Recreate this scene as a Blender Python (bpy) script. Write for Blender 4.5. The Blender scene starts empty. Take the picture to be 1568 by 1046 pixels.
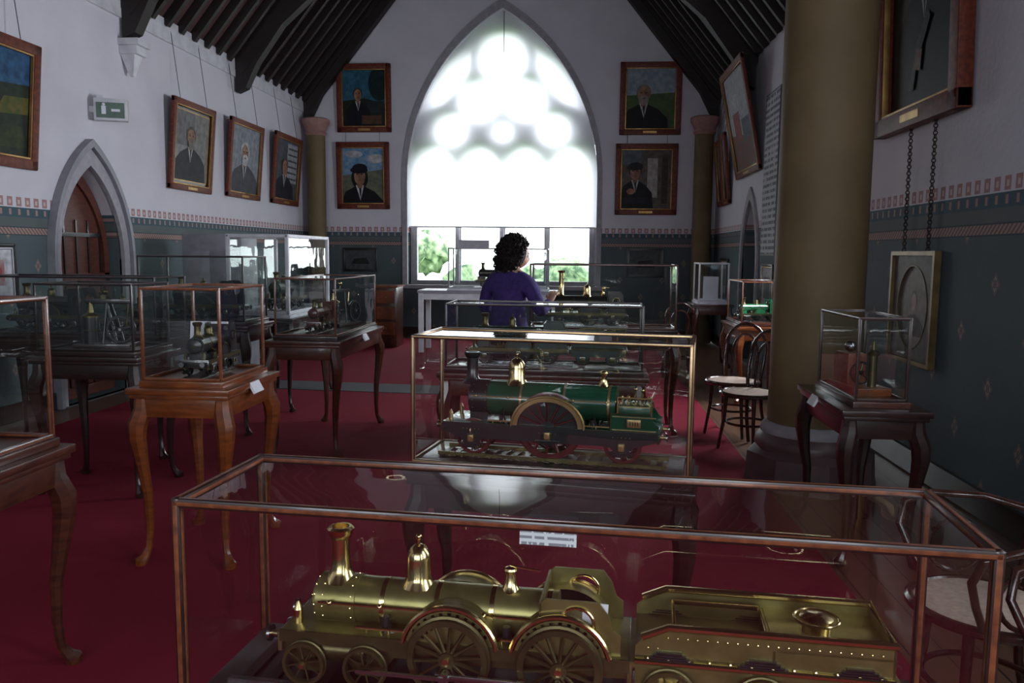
import bpy, bmesh, math, random
from mathutils import Matrix, Vector, noise
random.seed(7)
D=bpy.data; SC=bpy.context.scene; COL=SC.collection
pi=math.pi
# ------------------------------------------------------------------ materials
class N:
    def __init__(s,name):
        s.mat=D.materials.new(name); s.mat.use_nodes=True; s.nt=s.mat.node_tree; s.nt.nodes.clear()
        s.out=s.n('ShaderNodeOutputMaterial')
    def n(s,t): return s.nt.nodes.new(t)
    def l(s,a,b): s.nt.links.new(a,b)
    def set(s,sock,v):
        if isinstance(v,bpy.types.NodeSocket): s.l(v,sock)
        elif isinstance(v,(tuple,list)) and len(v)==3 and sock.type=='RGBA': sock.default_value=(*v,1)
        else: sock.default_value=v
    def m(s,op,a,b=None,c=None):
        x=s.n('ShaderNodeMath'); x.operation=op; s.set(x.inputs[0],a)
        if b is not None: s.set(x.inputs[1],b)
        if c is not None: s.set(x.inputs[2],c)
        return x.outputs[0]
    def mix(s,f,a,b,bt='MIX'):
        x=s.n('ShaderNodeMixRGB'); x.blend_type=bt; s.set(x.inputs[0],f); s.set(x.inputs[1],a); s.set(x.inputs[2],b); return x.outputs[0]
    def xyz(s,kind='Object'):
        t=s.n('ShaderNodeTexCoord'); x=s.n('ShaderNodeSeparateXYZ'); s.l(t.outputs[kind],x.inputs[0]); s.co=t.outputs[kind]; return x.outputs
    def noise(s,scale,detail=3,co=None,sc3=None):
        t=s.n('ShaderNodeTexNoise'); t.inputs['Scale'].default_value=scale; t.inputs['Detail'].default_value=detail
        if co is None:
            c=s.n('ShaderNodeTexCoord'); co=c.outputs['Object']
        if sc3:
            mp=s.n('ShaderNodeMapping'); mp.inputs['Scale'].default_value=sc3; s.l(co,mp.inputs[0]); co=mp.outputs[0]
        s.l(co,t.inputs['Vector']); return t.outputs['Fac']
    def bsdf(s,color,rough=.5,metal=0,bump=None,bs=.1,bd=.01,spec=None,coat=0):
        b=s.n('ShaderNodeBsdfPrincipled'); s.set(b.inputs['Base Color'],color); s.set(b.inputs['Roughness'],rough); b.inputs['Metallic'].default_value=metal
        if spec is not None: b.inputs['Specular IOR Level'].default_value=spec
        if coat: b.inputs['Coat Weight'].default_value=coat; b.inputs['Coat Roughness'].default_value=.08
        if bump is not None:
            k=s.n('ShaderNodeBump'); k.inputs['Strength'].default_value=bs; k.inputs['Distance'].default_value=bd; s.l(bump,k.inputs['Height']); s.l(k.outputs[0],b.inputs['Normal'])
        s.l(b.outputs[0],s.out.inputs[0]); return b
def pm(name,c1,c2=None,rough=.5,metal=0,scale=8,bs=0.1,sc3=None,spec=None,coat=0,detail=3):
    k=N(name); f=k.noise(scale,detail,sc3=sc3)
    if c2 is None: c2=tuple(v*.75 for v in c1)
    r=k.n('ShaderNodeValToRGB'); k.l(f,r.inputs[0]); r.color_ramp.elements[0].position=.35; r.color_ramp.elements[1].position=.65
    r.color_ramp.elements[0].color=(*c2,1); r.color_ramp.elements[1].color=(*c1,1)
    k.bsdf(r.outputs[0],rough,metal,f if bs else None,bs,.005,spec,coat)
    return k.mat
def emis(name,c,st):
    k=N(name); e=k.n('ShaderNodeEmission'); e.inputs[0].default_value=(*c,1); e.inputs[1].default_value=st; k.l(e.outputs[0],k.out.inputs[0]); return k.mat

def glass_mat(name='case_glass',base=.065,tint=(.94,.965,.955)):
    k=N(name); lw=k.n('ShaderNodeLayerWeight'); lw.inputs[0].default_value=.5
    p=k.m('POWER',lw.outputs['Facing'],5.0); f=k.m('ADD',base,k.m('MULTIPLY',p,.88))
    t=k.n('ShaderNodeBsdfTransparent'); t.inputs[0].default_value=(*tint,1)
    g=k.n('ShaderNodeBsdfGlossy'); g.inputs['Roughness'].default_value=.012; g.inputs[0].default_value=(1,1,1,1)
    nz=k.noise(5,1); bp=k.n('ShaderNodeBump'); bp.inputs['Strength'].default_value=.15; bp.inputs['Distance'].default_value=.01; k.l(nz,bp.inputs['Height']); k.l(bp.outputs[0],g.inputs['Normal'])
    x=k.n('ShaderNodeMixShader'); k.l(f,x.inputs[0]); k.l(t.outputs[0],x.inputs[1]); k.l(g.outputs[0],x.inputs[2]); k.l(x.outputs[0],k.out.inputs[0])
    return k.mat
GLASS=glass_mat()
def wood(name,c1,c2,rough=.3,axis=(1,1,1),coat=.3):
    return pm(name,c1,c2,rough=rough,scale=6,sc3=axis,bs=.04,coat=coat)
W_RED=wood('mahogany_wood',(.070,.020,.010),(.034,.010,.007),axis=(2,2,9))
W_ORG=wood('oak_orange_wood',(.20,.052,.012),(.11,.028,.007),axis=(2,2,9))
W_DRK=wood('dark_wood',(.030,.011,.009),(.014,.006,.005),axis=(2,2,9))
W_FRAME=wood('case_frame_wood',(.19,.060,.024),(.10,.030,.013),rough=.28,axis=(9,9,9))
W_BLK=pm('black_frame',(.02,.018,.02),rough=.3)
W_WHT=pm('white_frame',(.62,.62,.66),(.5,.5,.54),rough=.4)
W_GRY=pm('grey_painted_cabinet',(.26,.26,.29),(.2,.2,.23),rough=.5)
W_BENT=wood('bentwood',(.05,.018,.013),(.025,.01,.008),rough=.2,axis=(4,4,4))
BRASS_FRAME=pm('brass_frame',(.50,.34,.17),(.32,.20,.09),rough=.3,metal=.8)
BRASS=pm('brass',(.29,.255,.10),(.20,.175,.065),rough=.34,metal=.8,bs=.05,scale=20)
BRASS_BR=pm('bright_brass',(.74,.59,.30),(.60,.46,.21),rough=.18,metal=1,bs=.01)
BRASS_DK=pm('aged_brass',(.14,.115,.05),(.07,.055,.025),rough=.34,metal=.8,bs=.03)
STEEL=pm('steel',(.4,.4,.42),(.3,.3,.32),rough=.25,metal=1)
BLACK=pm('black_iron',(.018,.018,.02),(.010,.010,.011),rough=.3,coat=.2)
GREEN=pm('green_enamel',(.012,.060,.032),(.008,.042,.022),rough=.2,coat=.4,bs=0)
GREEN2=pm('bright_green_enamel',(.015,.13,.05),(.01,.09,.035),rough=.2,coat=.5)
RED=pm('red_enamel',(.09,.011,.011),(.05,.007,.007),rough=.3,coat=.3)
CARD=pm('white_card',(.75,.76,.82),(.68,.69,.76),rough=.7,bs=0)
def text_mat():
    k=N('printed_card'); o=k.xyz(); 
    line=k.m('LESS_THAN',k.m('FRACT',k.m('MULTIPLY',o[2],90.0)),.45)
    w=k.m('GREATER_THAN',k.noise(120,1,sc3=(1,1,.3)),.45)
    k.bsdf(k.mix(k.m('MULTIPLY',line,w),(.72,.73,.78),(.25,.25,.3)),.7); return k.mat
TEXT=text_mat()
def text_mat2():
    k=N('printed_panel'); o=k.xyz(); 
    line=k.m('LESS_THAN',k.m('FRACT',k.m('MULTIPLY',o[2],13.0)),.5)
    w=k.m('GREATER_THAN',k.noise(24,1,sc3=(1,1,.2)),.42)
    k.bsdf(k.mix(k.m('MULTIPLY',line,w),(.42,.43,.46),(.10,.10,.12)),.7); return k.mat
TEXTP=text_mat2()
STONE=pm('pale_stone',(.36,.35,.38),(.30,.29,.32),rough=.8,scale=14,bs=.3)
STONE_P=pm('pink_stone',(.36,.20,.17),(.28,.15,.13),rough=.7,scale=12,bs=.2)
PILLAR=pm('olive_brown_paint',(.16,.112,.050),(.13,.090,.039),rough=.65,scale=3,bs=.25,detail=8)
BASEP=pm('maroon_paint',(.12,.07,.075),(.09,.05,.055),rough=.4)
TIMBER=pm('roof_timber',(.016,.008,.008),(.007,.004,.004),rough=.6,scale=5,sc3=(1,1,6))
BOARD=pm('roof_boards',(.10,.047,.043),(.06,.028,.028),rough=.6,scale=4)
GOLD=pm('gilt',(.45,.28,.09),(.28,.16,.05),rough=.4,metal=.8)
GOLD_D=pm('tarnished_gilt',(.18,.12,.05),(.09,.06,.025),rough=.45,metal=.6)
FRAME_R=pm('picture_frame_wood',(.16,.032,.013),(.08,.016,.008),rough=.5,scale=6,sc3=(5,5,5),bs=.04,spec=.3)
CHAIN=pm('chain_metal',(.08,.075,.07),rough=.4,metal=1)

def wall_mat(name,ax,vline=None):
    k=N(name); o=k.xyz(); u=o[ax]; z=o[2]
    def band(a,b): return k.m('MULTIPLY',k.m('GREATER_THAN',z,a),k.m('LESS_THAN',z,b))
    nz=k.noise(2.2,6); nf=k.noise(26,5)
    plaster=k.mix(nz,(.53,.52,.58),(.65,.64,.70))
    dado=k.mix(nz,(.066,.094,.105),(.10,.13,.137))
    U=k.m('MULTIPLY',u,1/.74); V=k.m('MULTIPLY',z,1/.30)
    row=k.m('FLOOR',V); sh=k.m('MULTIPLY',k.m('MODULO',k.m('ADD',row,20.0),2.0),.5)
    uf=k.m('MULTIPLY',k.m('SUBTRACT',k.m('FRACT',k.m('ADD',U,k.m('ADD',sh,40.0))),.5),.74)
    vf=k.m('MULTIPLY',k.m('SUBTRACT',k.m('FRACT',V),.5),.30)
    au=k.m('ABSOLUTE',uf); av=k.m('ABSOLUTE',vf)
    d=k.m('ADD',k.m('MULTIPLY',au,1/.048),k.m('MULTIPLY',av,1/.066))
    ins=k.m('LESS_THAN',d,1.0)
    petals=k.m('GREATER_THAN',k.m('SINE',k.m('MULTIPLY',d,13.0)),-.5)
    cross=k.m('GREATER_THAN',k.m('ABSOLUTE',k.m('SUBTRACT',au,av)),.005)
    mot=k.m('MULTIPLY',k.m('MULTIPLY',ins,petals),cross)
    dado=k.mix(k.m('MULTIPLY',mot,.85),dado,(.38,.24,.20))
    if vline:
        e=k.m('MULTIPLY',k.m('LESS_THAN',k.m('ABSOLUTE',k.m('SUBTRACT',k.m('ABSOLUTE',k.m('SUBTRACT',u,vline)),.035)),.008),k.m('LESS_THAN',z,1.05))
        dado=k.mix(e,dado,(.36,.26,.26))
    col=k.mix(k.m('LESS_THAN',z,1.63),plaster,dado)
    grey=k.mix(nz,(.085,.105,.11),(.12,.14,.14))
    col=k.mix(band(1.69,1.78),col,grey)
    teal=(.055,.10,.12)
    ff=k.m('FRACT',k.m('ADD',k.m('MULTIPLY',u,1/.115),100.0))
    col=k.mix(band(1.78,1.865),col,teal)
    peg=k.m('MULTIPLY',k.m('LESS_THAN',k.m('ABSOLUTE',k.m('SUBTRACT',ff,.3)),.13),band(1.80,1.85))
    col=k.mix(peg,col,(.36,.22,.2))
    blk=k.m('MULTIPLY',k.m('LESS_THAN',ff,.6),band(1.875,1.955))
    col=k.mix(blk,col,(.36,.21,.20))
    blk2=k.m('MULTIPLY',k.m('LESS_THAN',k.m('ABSOLUTE',k.m('SUBTRACT',ff,.3)),.12),band(1.895,1.93))
    col=k.mix(blk2,col,(.55,.45,.45))
    st=k.m('LESS_THAN',k.m('FRACT',k.m('ADD',k.m('MULTIPLY',k.m('ADD',u,z),1/.045),100.0)),.5)
    col=k.mix(band(1.63,1.69),col,k.mix(st,(.36,.25,.23),(.18,.11,.10)))
    col=k.mix(band(1.622,1.632),col,(.05,.07,.08)); col=k.mix(band(1.688,1.698),col,(.05,.07,.08))
    k.bsdf(col,.75,0,nf,.35,.01,spec=.25); return k.mat
WALLX=wall_mat('stencilled_wall_side',1,4.22); WALLY=wall_mat('stencilled_wall_end',0)

# ------------------------------------------------------------------ mesh builder
def tri_fill(loops):
    tmp=bmesh.new(); vs=[]
    for lp in loops:
        v=[tmp.verts.new((p[0],p[1],0)) for p in lp]; vs+=v
        for i in range(len(v)): tmp.edges.new((v[i],v[(i+1)%len(v)]))
    bmesh.ops.triangle_fill(tmp,use_beauty=True,use_dissolve=False,edges=tmp.edges[:],normal=(0,0,1))
    tmp.verts.index_update()
    co=[(v.co.x,v.co.y) for v in tmp.verts]; tr=[[v.index for v in f.verts] for f in tmp.faces]
    tmp.free(); return co,tr
class MB:
    def __init__(s): s.bm=bmesh.new(); s.mats=[]; s.M=Matrix.Identity(4)
    def mi(s,m):
        if m not in s.mats: s.mats.append(m)
        return s.mats.index(m)
    def add(s,vs,fs,mat):
        i=s.mi(mat); v=[s.bm.verts.new(s.M@Vector(p)) for p in vs]
        for f in fs:
            try: q=s.bm.faces.new([v[j] for j in f]); q.material_index=i
            except ValueError: pass
        return v
    def box(s,c,sz,mat,R=None,bev=0,taper=1):
        x,y,z=[a/2 for a in sz]; t=taper
        vs=[Vector(p) for p in [(-x*t,-y*t,-z),(x*t,-y*t,-z),(x*t,y*t,-z),(-x*t,y*t,-z),(-x,-y,z),(x,-y,z),(x,y,z),(-x,y,z)]]
        if R is not None: vs=[R@v for v in vs]
        vs=[v+Vector(c) for v in vs]
        fs=[(0,3,2,1),(4,5,6,7),(0,1,5,4),(1,2,6,5),(2,3,7,6),(3,0,4,7)]
        v=s.add(vs,fs,mat)
        if bev:
            es=set(e for q in v for e in q.link_edges)
            bmesh.ops.bevel(s.bm,geom=list(es),offset=bev,segments=2,affect='EDGES',profile=.6,clamp_overlap=True)
    def bb(s,a,b,mat,bev=0): s.box([(p+q)/2 for p,q in zip(a,b)],[abs(q-p) for p,q in zip(a,b)],mat,bev=bev)
    def tube(s,pts,rad,mat,seg=10,caps=True,closed=False):
        pts=[Vector(p) for p in pts]; n=len(pts)
        if not isinstance(rad,(list,tuple)): rad=[rad]*n
        vs=[];prev=None
        for i,p in enumerate(pts):
            if closed: t=pts[(i+1)%n]-pts[i-1]
            else: t=pts[min(i+1,n-1)]-pts[max(i-1,0)]
            t.normalize()
            if prev is None:
                a=Vector((0,0,1)) if abs(t.z)<.9 else Vector((0,1,0))
                u=t.cross(a).normalized()
            else:
                u=(prev-t*prev.dot(t)).normalized()
            prev=u; w=t.cross(u)
            for j in range(seg):
                an=2*pi*(j+.5)/seg; vs.append(p+(u*math.cos(an)+w*math.sin(an))*rad[i])
        fs=[]
        for i in range(n if closed else n-1):
            a=i*seg; b=((i+1)%n)*seg
            for j in range(seg): fs.append((a+j,a+(j+1)%seg,b+(j+1)%seg,b+j))
        if caps and not closed:
            fs.append(tuple(range(seg))[::-1]); fs.append(tuple((n-1)*seg+j for j in range(seg)))
        s.add(vs,fs,mat)
    def cyl(s,a,b,r,mat,r2=None,seg=20): s.tube([a,b],[r,r if r2 is None else r2],mat,seg)
    def lathe(s,prof,c,mat,seg=24,ax='Z'):
        vs=[];n=len(prof)
        for r,z in prof:
            for j in range(seg):
                an=2*pi*j/seg; x,y=r*math.cos(an),r*math.sin(an)
                p={'Z':(x,y,z),'Y':(x,z,y),'X':(z,x,y)}[ax]; vs.append((p[0]+c[0],p[1]+c[1],p[2]+c[2]))
        fs=[]
        for i in range(n-1):
            for j in range(seg): fs.append((i*seg+j,i*seg+(j+1)%seg,(i+1)*seg+(j+1)%seg,(i+1)*seg+j))
        if prof[0]!=prof[-1]:
            fs.append(tuple(range(seg))[::-1]); fs.append(tuple((n-1)*seg+j for j in range(seg)))
        s.add(vs,fs,mat)
    def sph(s,c,r,mat,u=16,v=10,R=None):
        if not isinstance(r,(tuple,list)): r=(r,r,r)
        vs=[]
        for i in range(v+1):
            th=pi*i/v
            for j in range(u):
                ph=2*pi*j/u
                p=Vector((r[0]*math.sin(th)*math.cos(ph),r[1]*math.sin(th)*math.sin(ph),r[2]*math.cos(th)))
                if R is not None: p=R@p
                vs.append(p+Vector(c))
        fs=[]
        for i in range(v):
            for j in range(u): fs.append((i*u+j,(i+1)*u+j,(i+1)*u+(j+1)%u,i*u+(j+1)%u))
        s.add(vs,fs,mat)
    def torus(s,c,R,r,mat,ax='Z',seg=32,sg=8,a0=0,a1=2*pi):
        pts=[];full=abs(a1-a0-2*pi)<1e-4
        m=seg if full else seg+1
        for j in range(m):
            an=a0+(a1-a0)*j/seg; x,y=R*math.cos(an),R*math.sin(an)
            p={'Z':(x,y,0),'Y':(x,0,y),'X':(0,x,y)}[ax]; pts.append((p[0]+c[0],p[1]+c[1],p[2]+c[2]))
        s.tube(pts,r,mat,sg,closed=full)
    def plate(s,loops,f,t,mat,sides=True,back=True):
        co,tr=tri_fill(loops)
        vs=[f(u,v,0) for u,v in co]; s.add(vs,tr,mat)
        if back: s.add([f(u,v,t) for u,v in co],[x[::-1] for x in tr],mat)
        if sides:
            for lp in loops:
                n=len(lp); vv=[f(p[0],p[1],0) for p in lp]+[f(p[0],p[1],t) for p in lp]
                s.add(vv,[(i,(i+1)%n,n+(i+1)%n,n+i) for i in range(n)],mat)
    def poly(s,pts,mat): s.add(pts,[tuple(range(len(pts)))],mat)
    def obj(s,name,loc=(0,0,0),rz=0,smooth=True,angle=38,recalc=True,parent=None):
        bm=s.bm
        if recalc:
            bmesh.ops.remove_doubles(bm,verts=bm.verts[:],dist=1e-6)
            bmesh.ops.recalc_face_normals(bm,faces=bm.faces[:])
        me=D.meshes.new(name); bm.to_mesh(me); bm.free()
        for m in s.mats: me.materials.append(m)
        if smooth:
            me.polygons.foreach_set('use_smooth',[True]*len(me.polygons)); me.set_sharp_from_angle(angle=math.radians(angle))
        o=D.objects.new(name,me); COL.objects.link(o); o.location=loc; o.rotation_euler=(0,0,rz)
        if parent: o.parent=parent
        return o
def arch(xc,h,z0,zs,k=1.0,n=16):
    R=2*h*k; tm=math.acos((R-h)/R); L=[(xc-h,z0),(xc-h,zs)]
    for i in range(1,n+1):
        t=tm*i/n; L.append((xc-h+R-R*math.cos(t),zs+R*math.sin(t)))
    Rr=[(2*xc-x,z) for x,z in L[:-1]][::-1]
    return L+Rr
def circ(x,z,r,n=24,ph=0): return [(x+r*math.cos(2*pi*i/n+ph),z+r*math.sin(2*pi*i/n+ph)) for i in range(n)]

# ------------------------------------------------------------------ room
XL,XR,YB,YF=-4.9,2.36,14.5,-5.0; EZ=4.2; XC=(XL+XR)/2; RZ=EZ+(XR-XL)/2*1.24
floorm=N('floor_boards'); o=floorm.xyz()
pl=floorm.m('FRACT',floorm.m('MULTIPLY',o[0],7.0)); gap=floorm.m('LESS_THAN',pl,.05)
fc=floorm.mix(floorm.noise(3,4,sc3=(8,.6,1)),(.08,.035,.02),(.15,.075,.04)); floorm.bsdf(floorm.mix(gap,fc,(.01,.006,.004)),.35)
b=MB(); b.bb((XL-.4,YF-.4,-.1),(XR+.4,YB+.4,-.012),floorm.mat); b.obj('floor')
cp=N('crimson_carpet'); f=cp.noise(180,2); f2=cp.noise(1.1,4)
c=cp.mix(f,(.13,.006,.015),(.235,.013,.033)); c=cp.mix(f2,c,(.16,.012,.026)); cp.bsdf(c,.9,0,f,.5,.004,spec=.12)
b=MB(); b.bb((XL+.45,YF+.3,-.012),(1.25,YB-.5,0),cp.mat); b.obj('carpet')
rn=pm('grey_runner',(.07,.075,.08),(.05,.052,.055),rough=.9,scale=120)
b=MB(); b.box((0,0,0),(4.6,.55,.006),rn); b.obj('floor_runner',(-2.2,8.75,.003),math.radians(-4))
# walls
win=arch(-1.38,1.71,.93,2.8)
b=MB(); b.plate([[(XL,0),(XL,EZ),(XC,RZ),(XR,EZ),(XR,0)],win],lambda u,v,w:(u,YB+w,v),.55,WALLY); b.obj('wall_back',smooth=False)
DH,DS,DY=.54,1.40,7.85
door=arch(DY,DH,0.001,DS)
b=MB(); b.plate([[(YF,0),(YF,EZ),(YB,EZ),(YB,0)],door],lambda u,v,w:(XL-w,u,v),.4,WALLX); b.obj('wall_left',smooth=False)
RY=11.5
door2=arch(RY,.5,0.001,1.4)
SW=[(-2.2,.6,1.2,2.9),(.2,.6,1.2,2.9),(2.75,.58,1.2,2.9),(7.9,.62,1.3,2.25)]
swin=[arch(*q) for q in SW]
b=MB(); b.plate([[(YF,0),(YF,EZ),(YB,EZ),(YB,0)],door2]+swin,lambda u,v,w:(XR+w,u,v),.4,WALLX); b.obj('wall_right',smooth=False)
rwin=[arch(x,.6,1.3,3.0) for x in (-3.4,-1.27,.9)]
b=MB(); b.plate([[(XL,0),(XL,EZ),(XC,RZ),(XR,EZ),(XR,0)]]+rwin,lambda u,v,w:(u,YF-w,v),.4,WALLY); b.obj('wall_front',smooth=False)
# frosted windows of the side and rear walls, glowing with daylight
DAY=emis('frosted_daylight_pane',(.88,.93,1.0),13.0); DAYB=emis('bright_daylight_pane',(.88,.93,1.0),44.0)
DAYN=emis('shaded_daylight_pane',(.88,.93,1.0),7.5)
def smallwin(name,pts,f,xc,h,z0,day=DAY):
    b=MB(); b.plate([pts],f,.01,day,sides=False,back=False)
    inner=[(xc+(p[0]-xc)*.9,z0+.06+(p[1]-z0)*.93) for p in pts]
    b.plate([pts,inner],lambda u,v,w:f(u,v,-w),.06,STONE)
    zt=max(p[1] for p in pts)
    c=[f(xc-.03,z0,-.05),f(xc+.03,zt,-.01)]; b.bb(c[0],c[1],STONE)
    for z in (z0+.6,z0+1.2): 
        c=[f(xc-h,z-.02,-.04),f(xc+h,z+.02,-.01)]; b.bb(c[0],c[1],STONE)
    b.obj(name,smooth=False)
i=2
for p,q in zip(swin,SW): smallwin('window_%d'%i,p,lambda u,v,w:(XR+.25+w,u,v),q[0],q[1],q[2],DAYB if q[0]>5 else DAYN if q[0]>2 else DAY); i+=1
for p,x in zip(rwin,(-3.4,-1.27,.9)): smallwin('window_%d'%i,p,lambda u,v,w:(u,YF-.25-w,v),x,.6,1.3); i+=1
# ceiling
b=MB()
for sx in (-1,1):
    x0=XC+sx*(XR-XC+.4); z0=EZ-.4*1.24
    b.add([(x0,YF-.4,z0),(x0,YB+.6,z0),(XC,YB+.6,RZ),(XC,YF-.4,RZ)],[(0,1,2,3)],BOARD)
    b.add([(x0,YF-.4,z0+.2),(x0,YB+.6,z0+.2),(XC,YB+.6,RZ+.2),(XC,YF-.4,RZ+.2)],[(0,1,2,3)],BOARD)
b.obj('ceiling',smooth=False)
b=MB()
for sx in (-1,1):
    y=YF+.2
    while y<YB:
        a=Vector((XC+sx*(XR-XC-.02),y,EZ-.06)); e=Vector((XC+sx*.05,y,RZ-.14)); d=(e-a)
        ang=math.atan2(d.z,d.x); R=Matrix.Rotation(-ang,3,'Y')
        b.box((a+e)/2,(d.length,.07,.11),TIMBER,R=R); y+=.34
b.obj('trim_rafters',smooth=False)
def truss(y,brace=True):
    b=MB()
    for sx in (-1,1):
        X=lambda q:XC+sx*q
        hw=(XR-XL)/2
        a=Vector((X(hw-.03),y,EZ-.15)); e=Vector((X(0),y,RZ-.2)); d=e-a; R=Matrix.Rotation(-math.atan2(d.z,d.x),3,'Y')
        b.box((a+e)/2,(d.length,.18,.24),TIMBER,R=R)
        if brace:
            lo=[(hw-.03,3.74),(hw-.17,3.80),(hw-.34,4.14),(hw-.72,4.66),(hw-1.25,5.12),(hw-1.9,5.53),(hw-2.6,5.84),(0,6.15)]
            up=[(0,6.36),(hw-2.6,6.06),(hw-1.9,5.76),(hw-1.25,5.38),(hw-.8,4.98),(hw-.45,4.66),(hw-.03,4.3)]
            b.plate([[(X(q),z) for q,z in lo+up]],lambda u,v,w:(u,y-.08+w,v),.16,TIMBER)
        else:
            b.plate([[(X(q),z) for q,z in [(hw-.03,3.85),(hw-.16,3.88),(hw-.5,4.55),(hw-.03,4.3)]]],lambda u,v,w:(u,y-.08+w,v),.16,TIMBER)
    b.obj('roof_truss',smooth=False)
for y in (-.2,2.75,5.7,8.62,11.5): truss(y)
truss(14.36,False)
def corbel(x,y,sx):
    b=MB()
    b.box((x-sx*.11,y,3.70),(.24,.26,.07),W_WHT,bev=.01)
    b.box((x-sx*.10,y,3.62),(.2,.22,.09),W_WHT,bev=.01)
    b.box((x-sx*.08,y,3.47),(.16,.17,.22),W_WHT,taper=.25)
    b.obj('trim_corbel')
corbel(XL,8.62,-1); corbel(XR,8.62,1); corbel(XL,5.7,-1); corbel(XL,2.75,-1)
b=MB(); b.bb((XL,YF,3.95),(XL+.03,YB,4.2),W_WHT); b.obj('painted_light_strip_left',smooth=False)  # whiter strip paints in the bright light on the wall top below the eave
b=MB(); b.bb((XL,YF,0),(XL+.03,DY-.72,.16),W_DRK); b.bb((XL,DY+.72,0),(XL+.03,YB,.16),W_DRK); b.obj('baseboard_left',smooth=False)
b=MB(); b.bb((XR-.03,YF,0),(XR,RY-.64,.16),W_DRK); b.bb((XR-.03,RY+.64,0),(XR,YB,.16),W_DRK); b.obj('baseboard_right',smooth=False)
b=MB(); b.bb((XL,YB-.03,0),(XR,YB,.16),W_DRK); b.obj('baseboard_back',smooth=False)
# left gothic door
b=MB(); b.plate([arch(DY,DH+.10,0,DS),door],lambda u,v,w:(XL+.04-w,u,v),.06,STONE)
b.plate([arch(DY,DH+.15,0,DS),arch(DY,DH+.105,0.001,DS)],lambda u,v,w:(XL+.08-w,u,v),.09,W_GRY); b.obj('trim_door_arch_left',smooth=False)
DD=.16
W_DOOR=wood('door_wood',(.11,.030,.018),(.065,.018,.012),axis=(2,2,9),rough=.5,coat=0)
b=MB(); b.plate([arch(DY,DH,0,DS)],lambda u,v,w:(XL-DD-w,u,v),.06,W_DOOR)
for q in range(-2,3):
    b.bb((XL-DD+.015,DY+q*.2-.01,.05),(XL-DD,DY+q*.2+.01,1.8),W_DRK)
b.plate([arch(DY,DH-.01,0.01,DS),arch(DY,DH-.1,.12,DS+.02)],lambda u,v,w:(XL-DD+.03-w,u,v),.04,W_DOOR)
for z in (.95,1.2): b.bb((XL-DD+.03,DY-DH+.02,z-.06),(XL-DD,DY+DH-.02,z+.06),W_DOOR)
for z in (.45,1.65): b.bb((XL-DD+.04,DY-.35,z-.02),(XL-DD+.02,DY+.35,z+.02),BLACK)
b.torus((XL-DD+.05,DY-.33,1.07),.04,.008,BLACK,ax='X'); b.sph((XL-DD+.05,DY-.33,1.12),.018,BLACK)
b.obj('door_1')
b=MB(); b.plate([arch(RY,.60,0,1.4),door2],lambda u,v,w:(XR-.03+w,u,v),.05,STONE); b.obj('trim_door_arch_right',smooth=False)
b=MB(); b.plate([arch(RY,.5,0,1.4)],lambda u,v,w:(XR+.22+w,u,v),.06,W_RED)
for q in range(-2,3): b.bb((XR+.205,RY+q*.18-.01,.05),(XR+.22,RY+q*.18+.01,1.9),W_DRK)
b.torus((XR+.19,RY-.3,1.07),.04,.008,BLACK,ax='X'); b.obj('door_2')
# big window: stone mouldings, tracery, mullions
b=MB()
b.plate([arch(-1.38,1.78,.86,2.8),arch(-1.38,1.69,.93,2.8)],lambda u,v,w:(u,YB-.035+w,v),.05,STONE)
b.plate([arch(-1.38,1.70,.93,2.8),arch(-1.38,1.62,.98,2.8)],lambda u,v,w:(u,YB+.32+w,v),.22,W_WHT)
holes=[]
x0,x1=-3.0,.24; lw=(x1-x0)/4
for i in range(4):
    xc=x0+lw*(i+.5); holes.append(arch(xc,lw/2-.05,1.0,2.95,k=.68,n=8))
holes+= [circ(-1.38,4.93,.40,28),circ(-1.79,4.20,.35,28),circ(-.97,4.20,.35,28),circ(-1.38,3.66,.19,20),
         circ(-2.30,3.70,.28,24),circ(-.46,3.70,.28,24)]
L_=[(-2.78,4.02),(-2.60,4.40),(-2.30,4.80),(-1.95,5.12),(-1.98,4.72),(-2.20,4.42),(-2.45,4.16)]
holes+= [L_,[(-2.76-x,z) for x,z in L_]]
b.plate([arch(-1.38,1.66,.95,2.8)]+holes,lambda u,v,w:(u,YB+.26+w,v),.13,STONE)
for i in range(1,4):
    b.bb((x0+lw*i-.03,YB+.20,.95),(x0+lw*i+.03,YB+.26,2.95),W_WHT)
b.bb((-3.25,YB-.12,.86),(.5,YB+.3,.93),STONE)
b.obj('window_1',smooth=False)
# blind
k=N('blind_fabric')
tr=k.n('ShaderNodeBsdfTranslucent'); tr.inputs[0].default_value=(.93,.93,.98,1)
df=k.n('ShaderNodeBsdfDiffuse'); df.inputs[0].default_value=(.7,.7,.75,1)
tp=k.n('ShaderNodeBsdfTransparent'); tp.inputs[0].default_value=(.95,.95,1,1)
m1=k.n('ShaderNodeMixShader'); m1.inputs[0].default_value=.38; k.l(tr.outputs[0],m1.inputs[1]); k.l(df.outputs[0],m1.inputs[2])
m2=k.n('ShaderNodeMixShader'); m2.inputs[0].default_value=.03; k.l(m1.outputs[0],m2.inputs[1]); k.l(tp.outputs[0],m2.inputs[2])
k.l(m2.outputs[0],k.out.inputs[0])
b=MB(); b.plate([arch(-1.38,1.69,1.97,2.8)],lambda u,v,w:(u,YB+.1+w,v),.002,k.mat,sides=False,back=False)
b.cyl((-3.05,YB+.1,1.965),(.29,YB+.1,1.965),.014,W_WHT)
b.cyl((-1.36,YB+.09,5.0),(-1.36,YB+.09,5.7),.006,W_BLK)
b.obj('window_blind',recalc=False,smooth=False)
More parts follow.
